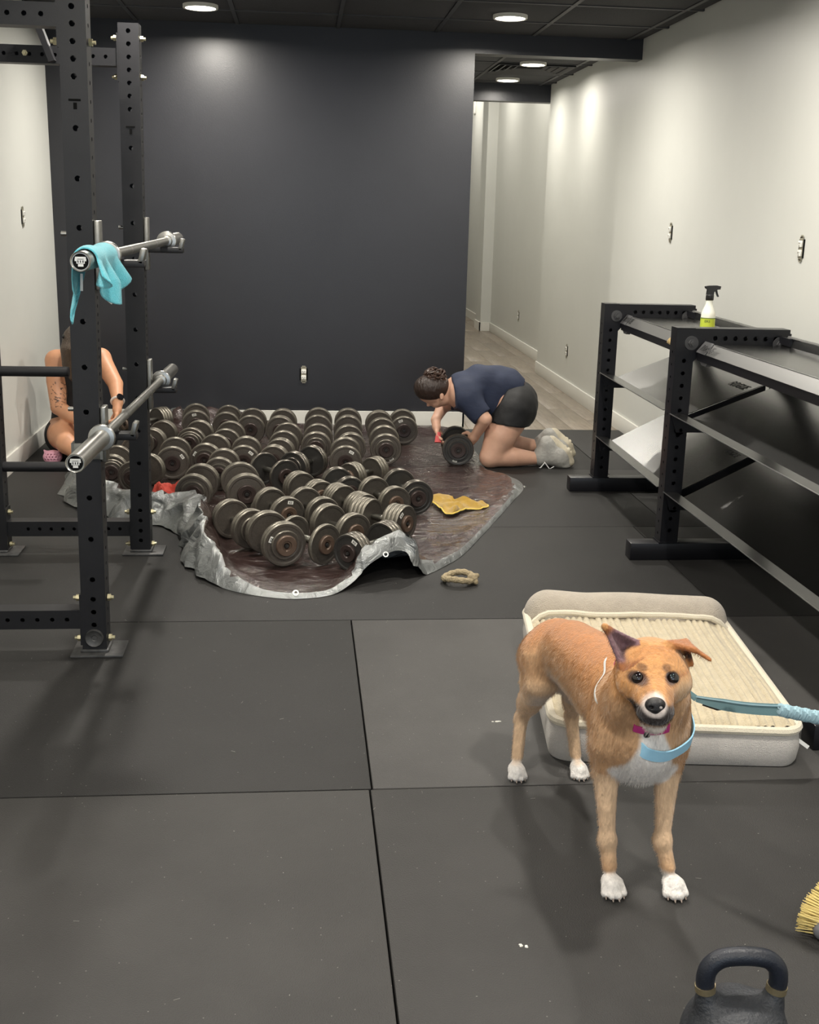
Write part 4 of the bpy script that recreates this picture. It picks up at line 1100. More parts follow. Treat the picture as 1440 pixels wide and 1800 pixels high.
# eye hollows and mouth groove
for e in (eyeL, eyeR): D.ell(e + (cam.location-e).normalized()*0.004, (.012, .012, .010), .008, cut=True)
D.chain_cut = None
for a, b in (((.650, 1.968, .472), (.662, 1.946, .475)), ((.662, 1.946, .475), (.674, 1.936, .479)), ((.674, 1.936, .479), (.688, 1.946, .475)), ((.688, 1.946, .475), (.702, 1.968, .472))):
    D.cap(a, b, .003, .003, .004, cut=True)
V, F = D.mesh(); V = smooth_mesh(V, F, 2)
Nn = normals_of(V, F)
def lin(*c): return np.array(srgb(*c))
def sstep(x, a, b): t = np.clip((x-a)/(b-a), 0, 1); return t*t*(3-2*t)
def dog_colors(V, Nn):
    x, y, z = V.T
    tan, orange, pale, white = lin(204, 162, 120), lin(194, 140, 86), lin(222, 192, 158), lin(238, 234, 228)
    C = np.tile(tan, (len(V), 1))
    def mixin(w, c):
        nonlocal C
        w = np.clip(w, 0, 1)[:, None]; C = C*(1-w)+c*w
    nz = np.array([noise3(v, 26, 2) for v in V])
    mixin(sstep(z, .36, .43)*sstep(y, 2.16, 2.26), orange)
    mixin(sstep(Nn[:, 2], .1, .8)*sstep(y, 2.2, 2.3)*(z > .3)*.8, lin(178, 112, 54))
    mixin(sstep(-z, -.30, -.24)*(y > 2.3)*.7, pale)
    mixin(sstep(-Nn[:, 2], .2, .8)*(y > 2.2)*(z > .2), lin(220, 205, 190))
    mixin((y < 2.2)*(z < .26)*sstep(z, .03, .12)*.75, pale)
    # white chest blaze
    hw = np.interp(z, [.20, .245, .275, .31, .35, .40, .45], [.0, .055, .072, .050, .030, .022, .018])+nz*.014
    mixin(sstep(hw-np.abs(x-.718), -.006, .006)*(y < 2.17)*(z > .235)*(z < .455)*(Nn[:, 1] < .1), white)
    # paws
    mixin(sstep(-(z+nz*.008), -.052, -.038)*(y < 2.3), white); mixin(sstep(-(z+nz*.008), -.045, -.032)*(y > 2.3), white)
    # head, measured across the face from the nose
    n0 = np.array(at(1152, 1240, 1.935)); q = V-n0
    a = q@np.array(R2); b = q@np.array(U2)
    head = (z > .43)*(y < 2.16)*(np.hypot(a, b-.06) < .16)
    face = head*(y < 2.06)
    mixin(head*sstep(z, .435, .485), lin(202, 146, 88))
    mixin(face*sstep(b, .06, .11)*.7, lin(188, 122, 64))
    mixin(face*sstep(np.abs(a), .045, .07)*sstep(-b, -.06, -.01)*.7, lin(216, 186, 148))
    mixin(face*sstep(1-np.hypot(a/.047, (b+.014)/.032)+nz*.22, -.12, .22)*sstep(-b, -.006, .006)*(y < 2.03), lin(46, 36, 34))
    mixin(face*sstep(1-np.hypot(a/.0235, (b+.002)/np.where(b > 0, .026, .021))+nz*.20, -.12, .22)*(y < 1.985), lin(226, 214, 205))
    mixin(face*sstep(1-np.hypot(a/.034, (b+.0315)/.0075)+nz*.2, -.2, .3)*(y < 2.0), lin(36, 27, 27))
    mixin(head*sstep(-b, .040, .048)*(np.abs(a) < .06)*(y < 2.05), lin(226, 216, 204))
    for e, m in ((eyeL, -1), (eyeR, 1)):
        d = V-np.array(e); ea = d@np.array(R2); eb = d@np.array(U2)
        mixin(face*sstep(1-np.hypot(ea/.018, eb/.014), -.2, .3), lin(70, 42, 28))
        mixin(face*sstep(1-np.hypot((ea+m*.010)/.010, (eb-.020)/.007), -.3, .3)*.65, lin(80, 46, 28))
        mixin(face*sstep(1-np.hypot((ea+m*.013)/.008, (eb+.02)/.03), -.3, .3)*.3, lin(140, 90, 55))
    # ears
    pc = np.array(cam.location); view = (pc-V)/np.linalg.norm(pc-V, axis=1, keepdims=True)
    front = (Nn*view).sum(1)
    for pts, w in (((iL, oL, tL, bL), 1), ((iR, oR, fR, tR, bR), 2)):
        cen = sum((np.array(p) for p in pts))/len(pts)
        P = np.array([np.array(p) for p in pts])
        if w == 1:
            aa = (V-np.array(tL))@np.array(R2); bb = (V-np.array(tL))@np.array(U2)
            off_head = np.linalg.norm((V-np.array((.700, 2.080, .528)))/np.array((.066, .066, .054)), axis=1)
            ear = sstep(off_head, 1.01, 1.08)*(np.linalg.norm(V-cen, axis=1) < .055)*(x < .672)*(z > .53)
            mixin(ear*1.0, lin(150, 92, 48))
            inner = ear*(y < 2.10)
            vr = np.array(iL)*.33+np.array(oL)*.30+np.array(tL)*.37
            mixin(inner*sstep(.034-np.linalg.norm(V-vr, axis=1)*.9, -.004, .008), lin(122, 92, 98))
            mixin(inner*sstep(.016-np.linalg.norm(V-(np.array(iL)*.4+np.array(oL)*.5+np.array(tL)*.1), axis=1), -.006, .006), lin(60, 36, 34))
        else:
            ear = sstep(off_head, 1.08, 1.2)*(np.linalg.norm(V-cen, axis=1) < .07)*(x > .724)*(z > .53)
            mixin(ear*1.0, lin(166, 104, 54))
            mixin(ear*sstep(.015-np.linalg.norm(V-np.array(at(1203, 1152, 2.075)), axis=1), -.008, .004), lin(44, 26, 22))
    C *= (1+nz[:, None]*.10)
    C = C*np.array([.80, .79, .80])
    return np.clip(C, 0, 1)
dog = thing('dog', 'tan dog with white chest and paws standing on black mat, looking up', 'dog', (0.68, 2.36, 0))
DO = (0.68, 2.36, 0)
dog_col = dog_colors(V, Nn)
dog_body = body_obj('body', V, F, dog, 'dog_fur', dog_col, DO)
# short coat: hair growing back and down over the skin, coloured like the skin beneath
def coat(o, V, F, C):
    me = o.data
    cc_ = me.color_attributes.new('ColC', 'BYTE_COLOR', 'CORNER')
    li = np.empty(len(me.loops), np.int32); me.loops.foreach_get('vertex_index', li)
    cc_.data.foreach_set('color', np.concatenate([C[li], np.ones((len(li), 1))], 1).ravel().astype(np.float32))
    me.materials.append(MATS['dog_hair'])
    md = o.modifiers.new('coat', 'PARTICLE_SYSTEM'); st = md.particle_system.settings
    st.type = 'HAIR'; st.count = 60000; st.hair_step = 3; st.hair_length = 0.010
    st.use_advanced_hair = True
    st.emit_from = 'FACE'; st.use_emit_random = True; st.use_even_distribution = True
    st.normal_factor = 0.0014; st.object_align_factor = (0, 0.0020, -0.0030); st.factor_random = 0.0006
    st.material = len(me.materials); st.root_radius = 0.00042; st.tip_radius = 0.00008; st.radius_scale = 1.0
    st.render_step = 3; st.display_step = 2
    vg = o.vertex_groups.new(name='coat_length')
    w = np.where(V[:, 2] > .47, .45, np.where(V[:, 2] < .24, .5, 1.0)); w = np.where((V[:, 1] < 2.06) & (V[:, 2] > .44), .4, w); w = np.where(V[:, 2] < .03, .2, w)
    for q_, r_ in ((eyeL, .022), (eyeR, .022), (Vector(at(1152, 1240, 1.935)), .028)): w = np.where(np.linalg.norm(V-np.array(q_), axis=1) < r_, .06, w)
    for val in np.unique(w): vg.add([int(i) for i in np.nonzero(w == val)[0]], float(val), 'REPLACE')
    md.particle_system.vertex_group_length = 'coat_length'
    return md
coat(dog_body, V, F, dog_col)
dog_bvh = bvh_of(V, F)
def in_dog(mb): mb.v = [tuple(Vector(v)-Vector(DO)) for v in mb.v]; return mb
for (px, py) in ((1122, 1192), (1182, 1192)):
    d = ray(px, py).normalized(); hit = dog_bvh.ray_cast(Vector((0, 0, CAM_H)), d)
    c = hit[0]+d*0.0036
    bpy_m = MB().lathe([(0.0, -0.0132)]+[(0.0132*math.sin(a), -0.0132*math.cos(a)) for a in [PI*k/12 for k in range(1, 12)]]+[(0.0, 0.0132)], 24, Matrix.Translation(c))
    in_dog(bpy_m).build('eye', 'dog_eye', dog)
# nose
Df = Field((.63, 1.90, .46), (.72, 1.99, .54), .0016)
nc = np.array(at(1152, 1239, 1.934))
ax = np.stack([np.array(R2), np.array(U2), -np.array(_f)], 1)
Df.ell(nc, (.0198, .0145, .013), .006, ax); Df.ell(nc-np.array(U2)*.009, (.0085, .009, .010), .006, ax)
for s in (-1, 1): Df.ell(nc+np.array(R2)*s*.0095-np.array(U2)*.0035-np.array(_f)*.010, (.0038, .0028, .006), .003, ax, cut=True)
Vn, Fn = Df.mesh(); body_obj('nose', smooth_mesh(Vn, Fn, 1), Fn, dog, 'dog_nose', None, DO)
# claws on every paw
for (cx, cy) in ((.662, 2.104), (.793, 2.094), (.552, 2.622), (.714, 2.622)):
    for tx, ty in ((-.0185, -.030), (-.0065, -.040), (.0065, -.040), (.0185, -.030)):
        s = 0.9 if cy > 2.3 else 1.0
        in_dog(MB().cyl((cx+tx*s, cy+ty*s+0.004, .0105), (cx+tx*s*1.05, cy+ty*s-.004, .004), .0032, .0012, 8)).build('claw', 'claw', dog)
# collar and harness
cc = Vector((.712, 2.115, .412)); ca = Vector((-0.03, -.42, .90))
col = in_dog(ring_band(dog_bvh, cc, ca, .015, .0015, .003, sink=lambda p: -0.035*max(0.0, min(1.0, (abs(p.x-.712)-.036)/.02)))).build('collar', 'collar_pink', dog)
hit = dog_bvh.ray_cast(Vector((0, 0, CAM_H)), ray(1137, 1290).normalized())
if hit[0]: in_dog(MB().box(hit[0]+hit[1]*0.003, (.012, .008, .012), bev=.002)).build('buckle', 'buckle_black', col)
hc = Vector((.718, 2.19, .405)); ha = Vector((.24, -.486, .874))
in_dog(ring_band(dog_bvh, hc, ha, .027, .001, .003, n=96, sink=lambda p: -0.012*max(0.0, min(1.0, (.700-p.x)/.02)), keep=lambda p: p.x > .660 and (p.y < 2.22 or p.x > .74))).build('harness_strap', 'strap_blue', dog)
in_dog(ring_band(dog_bvh, hc, ha, .0042, .0003, .002, n=96, sink=lambda p: -0.006*max(0.0, min(1.0, (abs(p.z-.440)-.022)/.012)), keep=lambda p: p.x < .668 and .41 < p.z < .475)).build('harness_strap', 'strap_grey', dog)
# leash, clipped behind the neck and drawn out to the right
lt = thing('leash', 'pale teal flat dog leash stretched from the dog out to the right edge', 'leash')
L0, L1 = at(1224, 1228, 2.17), at(1442, 1262, 1.96)
Lm = at(1372, 1248, 2.02)
def strap(pts, w, th, up):
    vs = []; fs = []
    for i, p in enumerate(pts):
        wd = w[i] if isinstance(w, list) else w
        p = Vector(p); t = (Vector(pts[min(i+1, len(pts)-1)])-Vector(pts[max(i-1, 0)])).normalized()
        s = (Vector(up)-t*Vector(up).dot(t)).normalized(); n = t.cross(s)
        for a, b in ((-1, -1), (1, -1), (1, 1), (-1, 1)): vs.append(p+s*(a*wd/2)+n*(b*th/2))
    for i in range(len(pts)-1):
        for k in range(4): j = (k+1) % 4; fs.append((4*i+k, 4*i+j, 4*i+4+j, 4*i+4+k))
    fs += [(3, 2, 1, 0), tuple(4*len(pts)-4+k for k in range(4))]
    return MB().add(vs, fs)
N1 = 12
upv = (0.15, 0.35, 1)
strap([L0.lerp(Lm, k/N1)+Vector((0, 0, -.006*math.sin(PI*k/N1))) for k in range(N1+1)], [.013+.011*min(1, k/4) for k in range(N1+1)], .003, upv).build('webbing', 'leash_teal', lt)
for s in (-1, 1):
    strap([L0.lerp(Lm, k/N1)+Vector((0, 0, -.006*math.sin(PI*k/N1)))+Vector((0, -.0015, s*(.0052+.0046*min(1, k/4))))+Vector((0, -.001, .0)) for k in range(N1+1)], .0028, .0035, upv).build('edge_stitch', 'leash_pale', lt)
Le = L1 + (L1-Lm)*7.0 + Vector((0, 0, 0.10))
pl = Lm.lerp(Le, 0.0)
cords = 26
for ph in range(3):
    pts = []
    for k in range(241):
        q = Lm.lerp(L1, k/30) if k <= 30 else L1.lerp(Le, (k-30)/210)
        a = k*0.9+ph*2*PI/3; pts.append(q+Vector((0, .006*math.sin(a), .008*math.cos(a))))
    MB().tube(pts, .0068, 8).build('braid_strand', 'leash_pale', lt)
strap([L0.lerp(Vector((.765, 2.24, .455)), q) for q in (0, .5, 1)], .013, .003, upv).build('clip_end', 'leash_teal', lt)
strap([at(1237, 1238, 2.165), at(1262, 1244, 2.14), at(1282, 1243, 2.12)], [.006, .012, .006], .008, upv).build('clip', 'buckle_black', lt)
# ------------------------------------------------------------------ people
mat('skin_fair', srgb(208, 164, 140), 0.5, noise=0.08, nscale=30, subsurf=0.08)
mat('skin_tan', (0.5, 0.3, 0.2), 0.48, vcol='Col', noise=0.06, nscale=30, subsurf=0.06)
mat('shirt_navy', (0.016, 0.024, 0.055), 0.8, noise=0.2, nscale=20, bump=0.35, bscale=14, stretch=(1, 1, 2))
mat('shorts_black', (0.006, 0.006, 0.007), 0.7, bump=0.35, bscale=16)
mat('hair_brown', (0.030, 0.015, 0.010), 0.45, noise=0.5, nscale=60, stretch=(1, 1, 0.3), bump=0.9, bscale=70)
mat('hair_curl', (0.060, 0.030, 0.020), 0.42, noise=0.4, nscale=50)
mat('hair_dark_blond', (0.085, 0.055, 0.034), 0.42, noise=0.55, nscale=70, stretch=(3, 3, 0.25), bump=0.8, bscale=90)
mat('shoe_grey', (0.38, 0.37, 0.34), 0.7, noise=0.25, nscale=30, bump=0.4, bscale=60)
mat('shoe_sole', (0.56, 0.50, 0.38), 0.65, noise=0.25, nscale=40)
mat('lace_white', (0.7, 0.7, 0.68), 0.7)
mat('cloth_coral', (0.62, 0.10, 0.10), 0.8)
mat('watch_strap', (0.68, 0.60, 0.54), 0.5)
mat('watch_glass', (0.008, 0.008, 0.010), 0.1)
mat('hair_clip', (0.008, 0.008, 0.008), 0.35)
def A(px, py, Y): return tuple(at(px, py, Y))
def hand(Fd, wrist, dirv, palm_n, curl=0.6, thumb=1, size=1.0, k=.006):
    """palm plus five unequal bent fingers: dirv = along the hand, palm_n = out of the palm"""
    w = Vector(wrist); d = Vector(dirv).normalized(); n = Vector(palm_n); n = (n-d*n.dot(d)).normalized(); s = d.cross(n)
    L = 0.085*size
    Fd.cap(tuple(w), tuple(w+d*L*0.5), .024*size, .026*size, .015)
    for q in (-1, 0, 1): Fd.cap(tuple(w+d*L*.25+s*q*.014*size), tuple(w+d*L*.92+s*q*.020*size), .014*size, .013*size, .012)
    for i, (o, ln) in enumerate(((-.030, .88), (-.011, 1.0), (.010, .96), (.029, .76))):
        b = w+d*L*0.95+s*o*size; p = b; ang = 0.15; ll = .030*ln*size
        for j in range(3):
            dd = d*math.cos(ang)+n*math.sin(ang); q = p+dd*ll; Fd.cap(tuple(p), tuple(q), .0092*size, .0085*size, .004); p = q; ang += curl; ll *= .8
    b = w+d*L*0.30-s*thumb*.024*size; q = b+(d*.6-s*thumb*.75+n*.25).normalized()*.036*size; r = q+(d*.85-s*thumb*.2+n*.5).normalized()*.030*size
    Fd.cap(tuple(b), tuple(q), .0125*size, .0105*size, .008); Fd.cap(tuple(q), tuple(r), .0100*size, .0085*size, .005)

# kneeling woman wiping a dumbbell, seen from her left side
wo = thing('person', 'kneeling person in navy t-shirt and black shorts wiping a dumbbell', 'person', (1.15, 6.42, 0))
WO = (1.15, 6.42, 0)
LO, HI = (0.62, 6.02, -0.01), (1.68, 6.86, 0.66)
def woman_torso(Fd, g=0.0):
    Fd.chain([(A(905, 706, 6.42), .118+g), (A(880, 686, 6.42), .112+g), (A(846, 683, 6.42), .112+g), (A(818, 690, 6.42), .104+g)], .05)
    Fd.cap(A(818, 692, 6.32), A(812, 686, 6.52), .082+g, .080+g, .05)
    Fd.cap(A(845, 672, 6.42), A(890, 678, 6.42), .085+g, .09+g, .05)
sh_n, el_n, wr_n = A(822, 704, 6.28), A(853, 737, 6.22), A(834, 768, 6.30)
sh_f, el_f, wr_f = A(808, 694, 6.54), A(778, 716, 6.58), A(766, 738, 6.50)
hip_n, kn_n, an_n = A(903, 722, 6.33), A(862, 803, 6.28), A(946, 806, 6.32)
hip_f, kn_f, an_f = A(908, 715, 6.53), A(878, 780, 6.54), A(946, 784, 6.54)
B = Field(LO, HI, .0056)
woman_torso(B)
B.chain([(sh_n, .058), (((sh_n[0]+el_n[0])/2, (sh_n[1]+el_n[1])/2, (sh_n[2]+el_n[2])/2), .049), (el_n, .038), (wr_n, .026)], .02)
B.chain([(sh_f, .055), (el_f, .038), (wr_f, .026)], .02)
B.chain([(hip_n, .108), (A(880, 765, 6.30), .092), (kn_n, .060)], .03); B.chain([(kn_n, .056), (A(900, 803, 6.30), .056), (an_n, .034)], .02)
B.chain([(hip_f, .105), (kn_f, .066)], .03); B.chain([(kn_f, .056), (A(910, 781, 6.54), .052), (an_f, .034)], .02)
B.chain([(A(800, 680, 6.42), .055), (A(786, 686, 6.42), .048)], .03)                       # neck
# head bowed: crown to the left, face down
hc_ = Vector(at(761, 685, 6.42))
B.ell(tuple(hc_), (.098, .076, .080), .02)
B.ell(tuple(Vector(at(777, 701, 6.42))), (.050, .052, .042), .025)
B.ell(tuple(Vector(at(766, 708, 6.42))), (.030, .034, .028), .02)
B.cap(A(757, 707, 6.42), A(753, 712, 6.42), .012, .010, .012)                               # nose
B.ell(A(777, 697, 6.345), (.013, .008, .022), .006)                                         # ear
B.cap(A(765, 712, 6.42), A(768, 712.5, 6.42), .010, .010, .008)                             # lips
hand(B, wr_n, Vector(at(817, 786, 6.40))-Vector(wr_n), (-.6, .5, -.5), .55, -1)
hand(B, wr_f, Vector(at(769, 764, 6.46))-Vector(wr_f), (.9, -.2, 0), .35, 1)
V, F = B.mesh(); V = smooth_mesh(V, F, 2); body_obj('body', V, F, wo, 'skin_fair', None, WO)
# t-shirt
S = Field(LO, HI, .0056); woman_torso(S, .009)
S.chain([(sh_n, .072), (A(852, 736, 6.235), .060)], .03); S.chain([(sh_f, .066), (A(798, 703, 6.56), .060)], .03)
S.cap(A(800, 682, 6.42), A(812, 682, 6.42), .068, .08, .03)
S.cap(A(862, 706, 6.40), A(884, 712, 6.40), .100, .100, .03)
e0 = np.array(A(836, 717, 6.26)); ed = np.array(el_n)-np.array(sh_n); ed /= np.linalg.norm(ed)
sl, P = S.block(LO, HI)
# hem of the shirt behind the waist line, collar around the neck
hp = np.array(A(900, 700, 6.42)); hn = np.array([0.86, 0, -0.50]); hn /= np.linalg.norm(hn)
S.d = np.maximum(S.d, ((P-hp)@hn).astype(np.float32))
npnt = np.array(A(795, 683, 6.42)); nd = np.array([-1.0, 0, -.1]); S.d = np.maximum(S.d, ((P-npnt)@nd).astype(np.float32))
# sleeves end above the elbow
near = (P[..., 1] < 6.30)
sv = ((P-np.array(A(850, 732, 6.24)))@ed); S.d = np.where(near, np.maximum(S.d, np.where(np.linalg.norm(P-np.array(A(850, 732, 6.24)), axis=-1) < .11, sv, -1)), S.d).astype(np.float32)
V, F = S.mesh(); V = smooth_mesh(V, F, 1)
# cloth folds
Nn = normals_of(V, F); V = V+Nn*np.array([[0.009*noise3((v[0]*1.0, v[1]*1.0, v[2]*0.6), 14, 4)] for v in V])
body_obj('t_shirt', V, F, wo, 'shirt_navy', None, WO)
# shorts
S = Field(LO, HI, .0056)
S.cap(A(905, 706, 6.42), A(884, 692, 6.42), .124, .119, .05); S.chain([(hip_n, .122), (A(882, 768, 6.31), .112)], .03); S.chain([(hip_f, .118), (A(890, 760, 6.53), .102)], .03)
S.cap(A(908, 712, 6.36), A(908, 708, 6.50), .115, .115, .04)
sl, P = S.block(LO, HI)
hn2 = np.array(kn_n)-np.array(hip_n); hn2 /= np.linalg.norm(hn2)
S.d = np.maximum(S.d, ((P-np.array(A(893, 744, 6.31)))@np.array([-.12, 0, -1.0])).astype(np.float32))
S.d = np.maximum(S.d, (-(P-(hp-hn*.075))@hn).astype(np.float32))
V, F = S.mesh(); V = smooth_mesh(V, F, 1); Nn = normals_of(V, F); V = V+Nn*np.array([[0.004*noise3(v, 18, 6)] for v in V])
body_obj('shorts', V, F, wo, 'shorts_black', None, WO)
# hair: cap plus curly bun
S = Field((.62, 6.25, .30), (.98, 6.60, .66), .004)
S.ell(tuple(hc_+Vector((-.004, 0, .010))), (.106, .086, .082), .02); S.ell(A(779, 680, 6.42), (.045, .060, .045), .02)
sl, P = S.block((.62, 6.25, .30), (.98, 6.60, .66))
fn = np.array([0.30, 0, -1.0]); fn /= np.linalg.norm(fn)
S.d = np.maximum(S.d, ((P-np.array(A(768, 703, 6.42)))@fn).astype(np.float32))
V, F = S.mesh(); V = smooth_mesh(V, F, 1); hair = body_obj('hair', V, F, wo, 'hair_brown', None, WO)
random.seed(9); bun_c = Vector(at(765, 660, 6.42))
for q in range(46):
    u = Vector((random.gauss(0, 1), random.gauss(0, 1), random.gauss(0, 1))).normalized(); c = bun_c+Vector((u.x*.058, u.y*.055, u.z*.042-.006))
    a = u.orthogonal().normalized(); b = u.cross(a); R_ = random.uniform(.012, .022)
    pts = [c+(a*math.cos(t)+b*math.sin(t))*R_+u*(.006*math.sin(2*t)) for t in [2*PI*j/10 for j in range(10)]]
    mb = MB().tube([p-Vector(WO) for p in pts], .0055, 6, closed=True); mb.build('curl', 'hair_curl', hair)
S2 = MB().lathe([(0.0, -.040)]+[(.048*math.sin(t), -.040*math.cos(t)) for t in [PI*k/8 for k in range(1, 8)]]+[(0.0, .040)], 16, Matrix.Translation(bun_c-Vector(WO)-Vector((0, 0, .008)))); S2.build('bun', 'hair_brown', hair)
# shoes: toes down on the mat, soles turned up and back
def shoe(an, hl, ball, toe):
    S = Field((1.25, 6.02, -0.01), (1.68, 6.86, .30), .0048)
    S.chain([(an, .042), (hl, .046)], .03); S.chain([(hl, .046), (ball, .050)], .03); S.chain([(ball, .048), (toe, .036)], .03); S.cap(an, ball, .044, .044, .04)
    sl, P = S.block((1.25, 6.02, -0.01), (1.68, 6.86, .30)); S.d = np.maximum(S.d, (0.001-P[..., 2]).astype(np.float32))
    V, F = S.mesh(); o = body_obj('shoe', smooth_mesh(V, F, 1), F, wo, 'shoe_grey', None, WO)
    up = Vector((.80, 0, .60))
    S = Field((1.25, 6.02, -0.01), (1.70, 6.86, .32), .0048); off = up*0.030
    t = lambda p: tuple(Vector(p)+off)
    S.chain([(t(hl), .036), (t(ball), .042)], .02); S.chain([(t(ball), .042), (t(toe), .030)], .02)
    sl, P = S.block((1.25, 6.02, -0.01), (1.70, 6.86, .32)); S.d = np.maximum(S.d, (0.001-P[..., 2]).astype(np.float32))
    for j in range(7):
        f = j/6; c = Vector(hl).lerp(Vector(toe), f)+up*0.077; S.cap(tuple(c-Vector((0, .06, 0))), tuple(c+Vector((0, .06, 0))), .006, .006, .004, cut=True)
    V, F = S.mesh(); body_obj('sole', V, F, o, 'shoe_sole', None, WO)
    return o
so = shoe(A(952, 803, 6.32), A(962, 782, 6.32), A(984, 803, 6.30), A(993, 817, 6.29))
shoe(A(952, 781, 6.54), A(966, 768, 6.52), A(986, 788, 6.50), A(996, 802, 6.49))
for (a, b, c) in (((957, 812), (966, 828), (974, 823)), ((958, 813), (950, 826), (948, 825))):
    MB().tube([Vector(at(*a, 6.27))-Vector(WO), Vector(at(*b, 6.25))-Vector(WO)+Vector((0, 0, .012)), Vector(at(*c, 6.25))-Vector(WO)+Vector((0, 0, .010))], .003, 6).build('lace', 'lace_white', so)
MB().cyl(Vector(at(771, 760, 6.44)), Vector(at(770, 778, 6.42)), .014, .020, 10).build('cleaning_pad', 'cloth_coral')
tag(bpy.data.objects['cleaning_pad'], 'small coral-red cleaning pad in the kneeling person\'s hand', 'cloth')

# seated person by the left wall, head bowed behind the near upright
se = thing('person', 'seated person in black tank top with long hair and tattooed arm by left wall', 'person', (-1.2, 6.6, 0))
SO = (-1.2, 6.6, 0)
LO, HI = (-1.53, 5.98, -0.01), (-0.80, 6.90, 0.80)
B = Field(LO, HI, .0056)
def seat_torso(Fd, g=0.0):
    Fd.chain([(A(133, 762, 6.68), .135+g), (A(135, 715, 6.70), .125+g), (A(138, 660, 6.68), .120+g), (A(138, 640, 6.64), .10+g)], .05)
seat_torso(B)
sL, eL, wL = A(99, 634, 6.62), A(103, 716, 6.52), A(140, 741, 6.34)
sR, eR, wR = A(177, 630, 6.62), A(203, 675, 6.48), A(207, 708, 6.36)
B.cap(sL, sR, .055, .055, .05)
B.chain([(sL, .060), (A(99, 670, 6.58), .054), (eL, .044), (wL, .028)], .02)
B.chain([(sR, .056), (eR, .042), (wR, .027)], .02)
hand(B, wL, Vector(at(165, 748, 6.30))-Vector(wL), (0, -.3, -1), .5, 1)
hand(B, wR, Vector(at(205, 730, 6.32))-Vector(wR), (-.8, -.3, -.2), .6, -1)
B.cap(A(140, 640, 6.62), A(141, 618, 6.56), .050, .048, .03)
B.ell(A(143, 602, 6.52), (.075, .088, .100), .02); B.ell(A(144, 618, 6.44), (.05, .04, .05), .03); B.cap(A(144, 616, 6.40), A(144, 619, 6.38), .012, .011, .012)
# crossed legs
B.chain([(A(112, 762, 6.66), .100), (A(112, 766, 6.45), .084), (A(117, 778, 6.30), .056)], .04)
B.chain([(A(117, 781, 6.30), .052), (A(142, 796, 6.24), .050), (A(178, 808, 6.30), .036)], .02)
B.chain([(A(165, 762, 6.66), .10), (A(172, 776, 6.45), .080), (A(178, 790, 6.32), .056)], .04)
B.chain([(A(178, 793, 6.32), .050), (A(160, 803, 6.42), .044), (A(140, 808, 6.45), .036)], .02)
B.cap(A(178, 810, 6.30), A(192, 818, 6.28), .030, .026, .02); B.cap(A(140, 810, 6.45), A(126, 815, 6.42), .030, .026, .02)
sl, P = B.block(LO, HI); B.d = np.maximum(B.d, (0.002-P[..., 2]).astype(np.float32))
V, F = B.mesh(); V = smooth_mesh(V, F, 2)
skin = lin(200, 146, 112)
C = np.tile(skin, (len(V), 1))
# tattoo: thin dark linework on the outer upper arm
mid = np.array(A(99, 690, 6.5)); q = V-np.array(A(101, 694, 6.50)); aa = q@np.array(R2); bb = q@np.array(U2)
ins = (np.abs(aa) < .040)*(np.abs(bb) < .075)*(V[:, 1] < 6.60)*(V[:, 2] > .25)
tz = np.array([noise3((v[0], v[1], v[2]), 34, 8) for v in V]); ln_ = np.abs(tz) < .06
C[(ins > 0) & ln_] = lin(70, 52, 46)
body_obj('body', V, F, se, 'skin_tan', C, SO)
S = Field(LO, HI, .0056); seat_torso(S, .010); S.cap(A(124, 670, 6.66), A(128, 628, 6.62), .06, .03, .03); S.cap(A(154, 670, 6.66), A(150, 628, 6.62), .06, .03, .03)
sl, P = S.block(LO, HI); top = np.array(A(138, 655, 6.60)); S.d = np.maximum(S.d, np.where(np.abs(P[..., 0]-A(138, 650, 6.6)[0]) > .075, ((P-top)@np.array([0, 0, 1.0])), -1)).astype(np.float32)
V, F = largest(*S.mesh()); body_obj('tank_top', smooth_mesh(V, F, 1), F, se, 'shorts_black', None, SO)
S = Field(LO, HI, .0056); S.cap(A(133, 768, 6.68), A(134, 752, 6.69), .142, .138, .05); S.chain([(A(112, 764, 6.66), .108), (A(111, 768, 6.58), .102)], .03); S.chain([(A(165, 764, 6.66), .108), (A(175, 770, 6.56), .102)], .03)
sl, P = S.block(LO, HI); S.d = np.maximum(S.d, (0.002-P[..., 2]).astype(np.float32)); S.d = np.maximum(S.d, (6.545-P[..., 1]).astype(np.float32))
V, F = S.mesh(); body_obj('shorts', smooth_mesh(V, F, 1), F, se, 'shorts_black', None, SO)
# long hair falling forward on the left side of the face, black claw clip
S = Field(LO, (-0.80, 6.90, 0.86), .005)
S.ell(A(143, 598, 6.54), (.088, .098, .105), .02)
S.chain([(A(126, 592, 6.50), .045), (A(120, 615, 6.46), .042), (A(121, 640, 6.46), .036), (A(128, 662, 6.46), .022), (A(131, 672, 6.46), .010)], .02)
S.chain([(A(160, 595, 6.50), .045), (A(166, 620, 6.46), .035), (A(162, 650, 6.46), .018)], .02)
S.ell(A(144, 622, 6.40), (.042, .05, .06), .02, cut=True)
V, F = S.mesh(); hr = body_obj('hair', smooth_mesh(V, F, 1), F, se, 'hair_dark_blond', None, SO)
mb = MB()
for k in range(5): mb.tube([Vector(at(118-k*1.5, 588+k*1.5, 6.50))-Vector(SO), Vector(at(112-k*0.5, 589+k*2, 6.48))-Vector(SO), Vector(at(111+k, 593+k*1.2, 6.46))-Vector(SO)], .006, 6)
mb.build('claw_clip', 'hair_clip', hr)
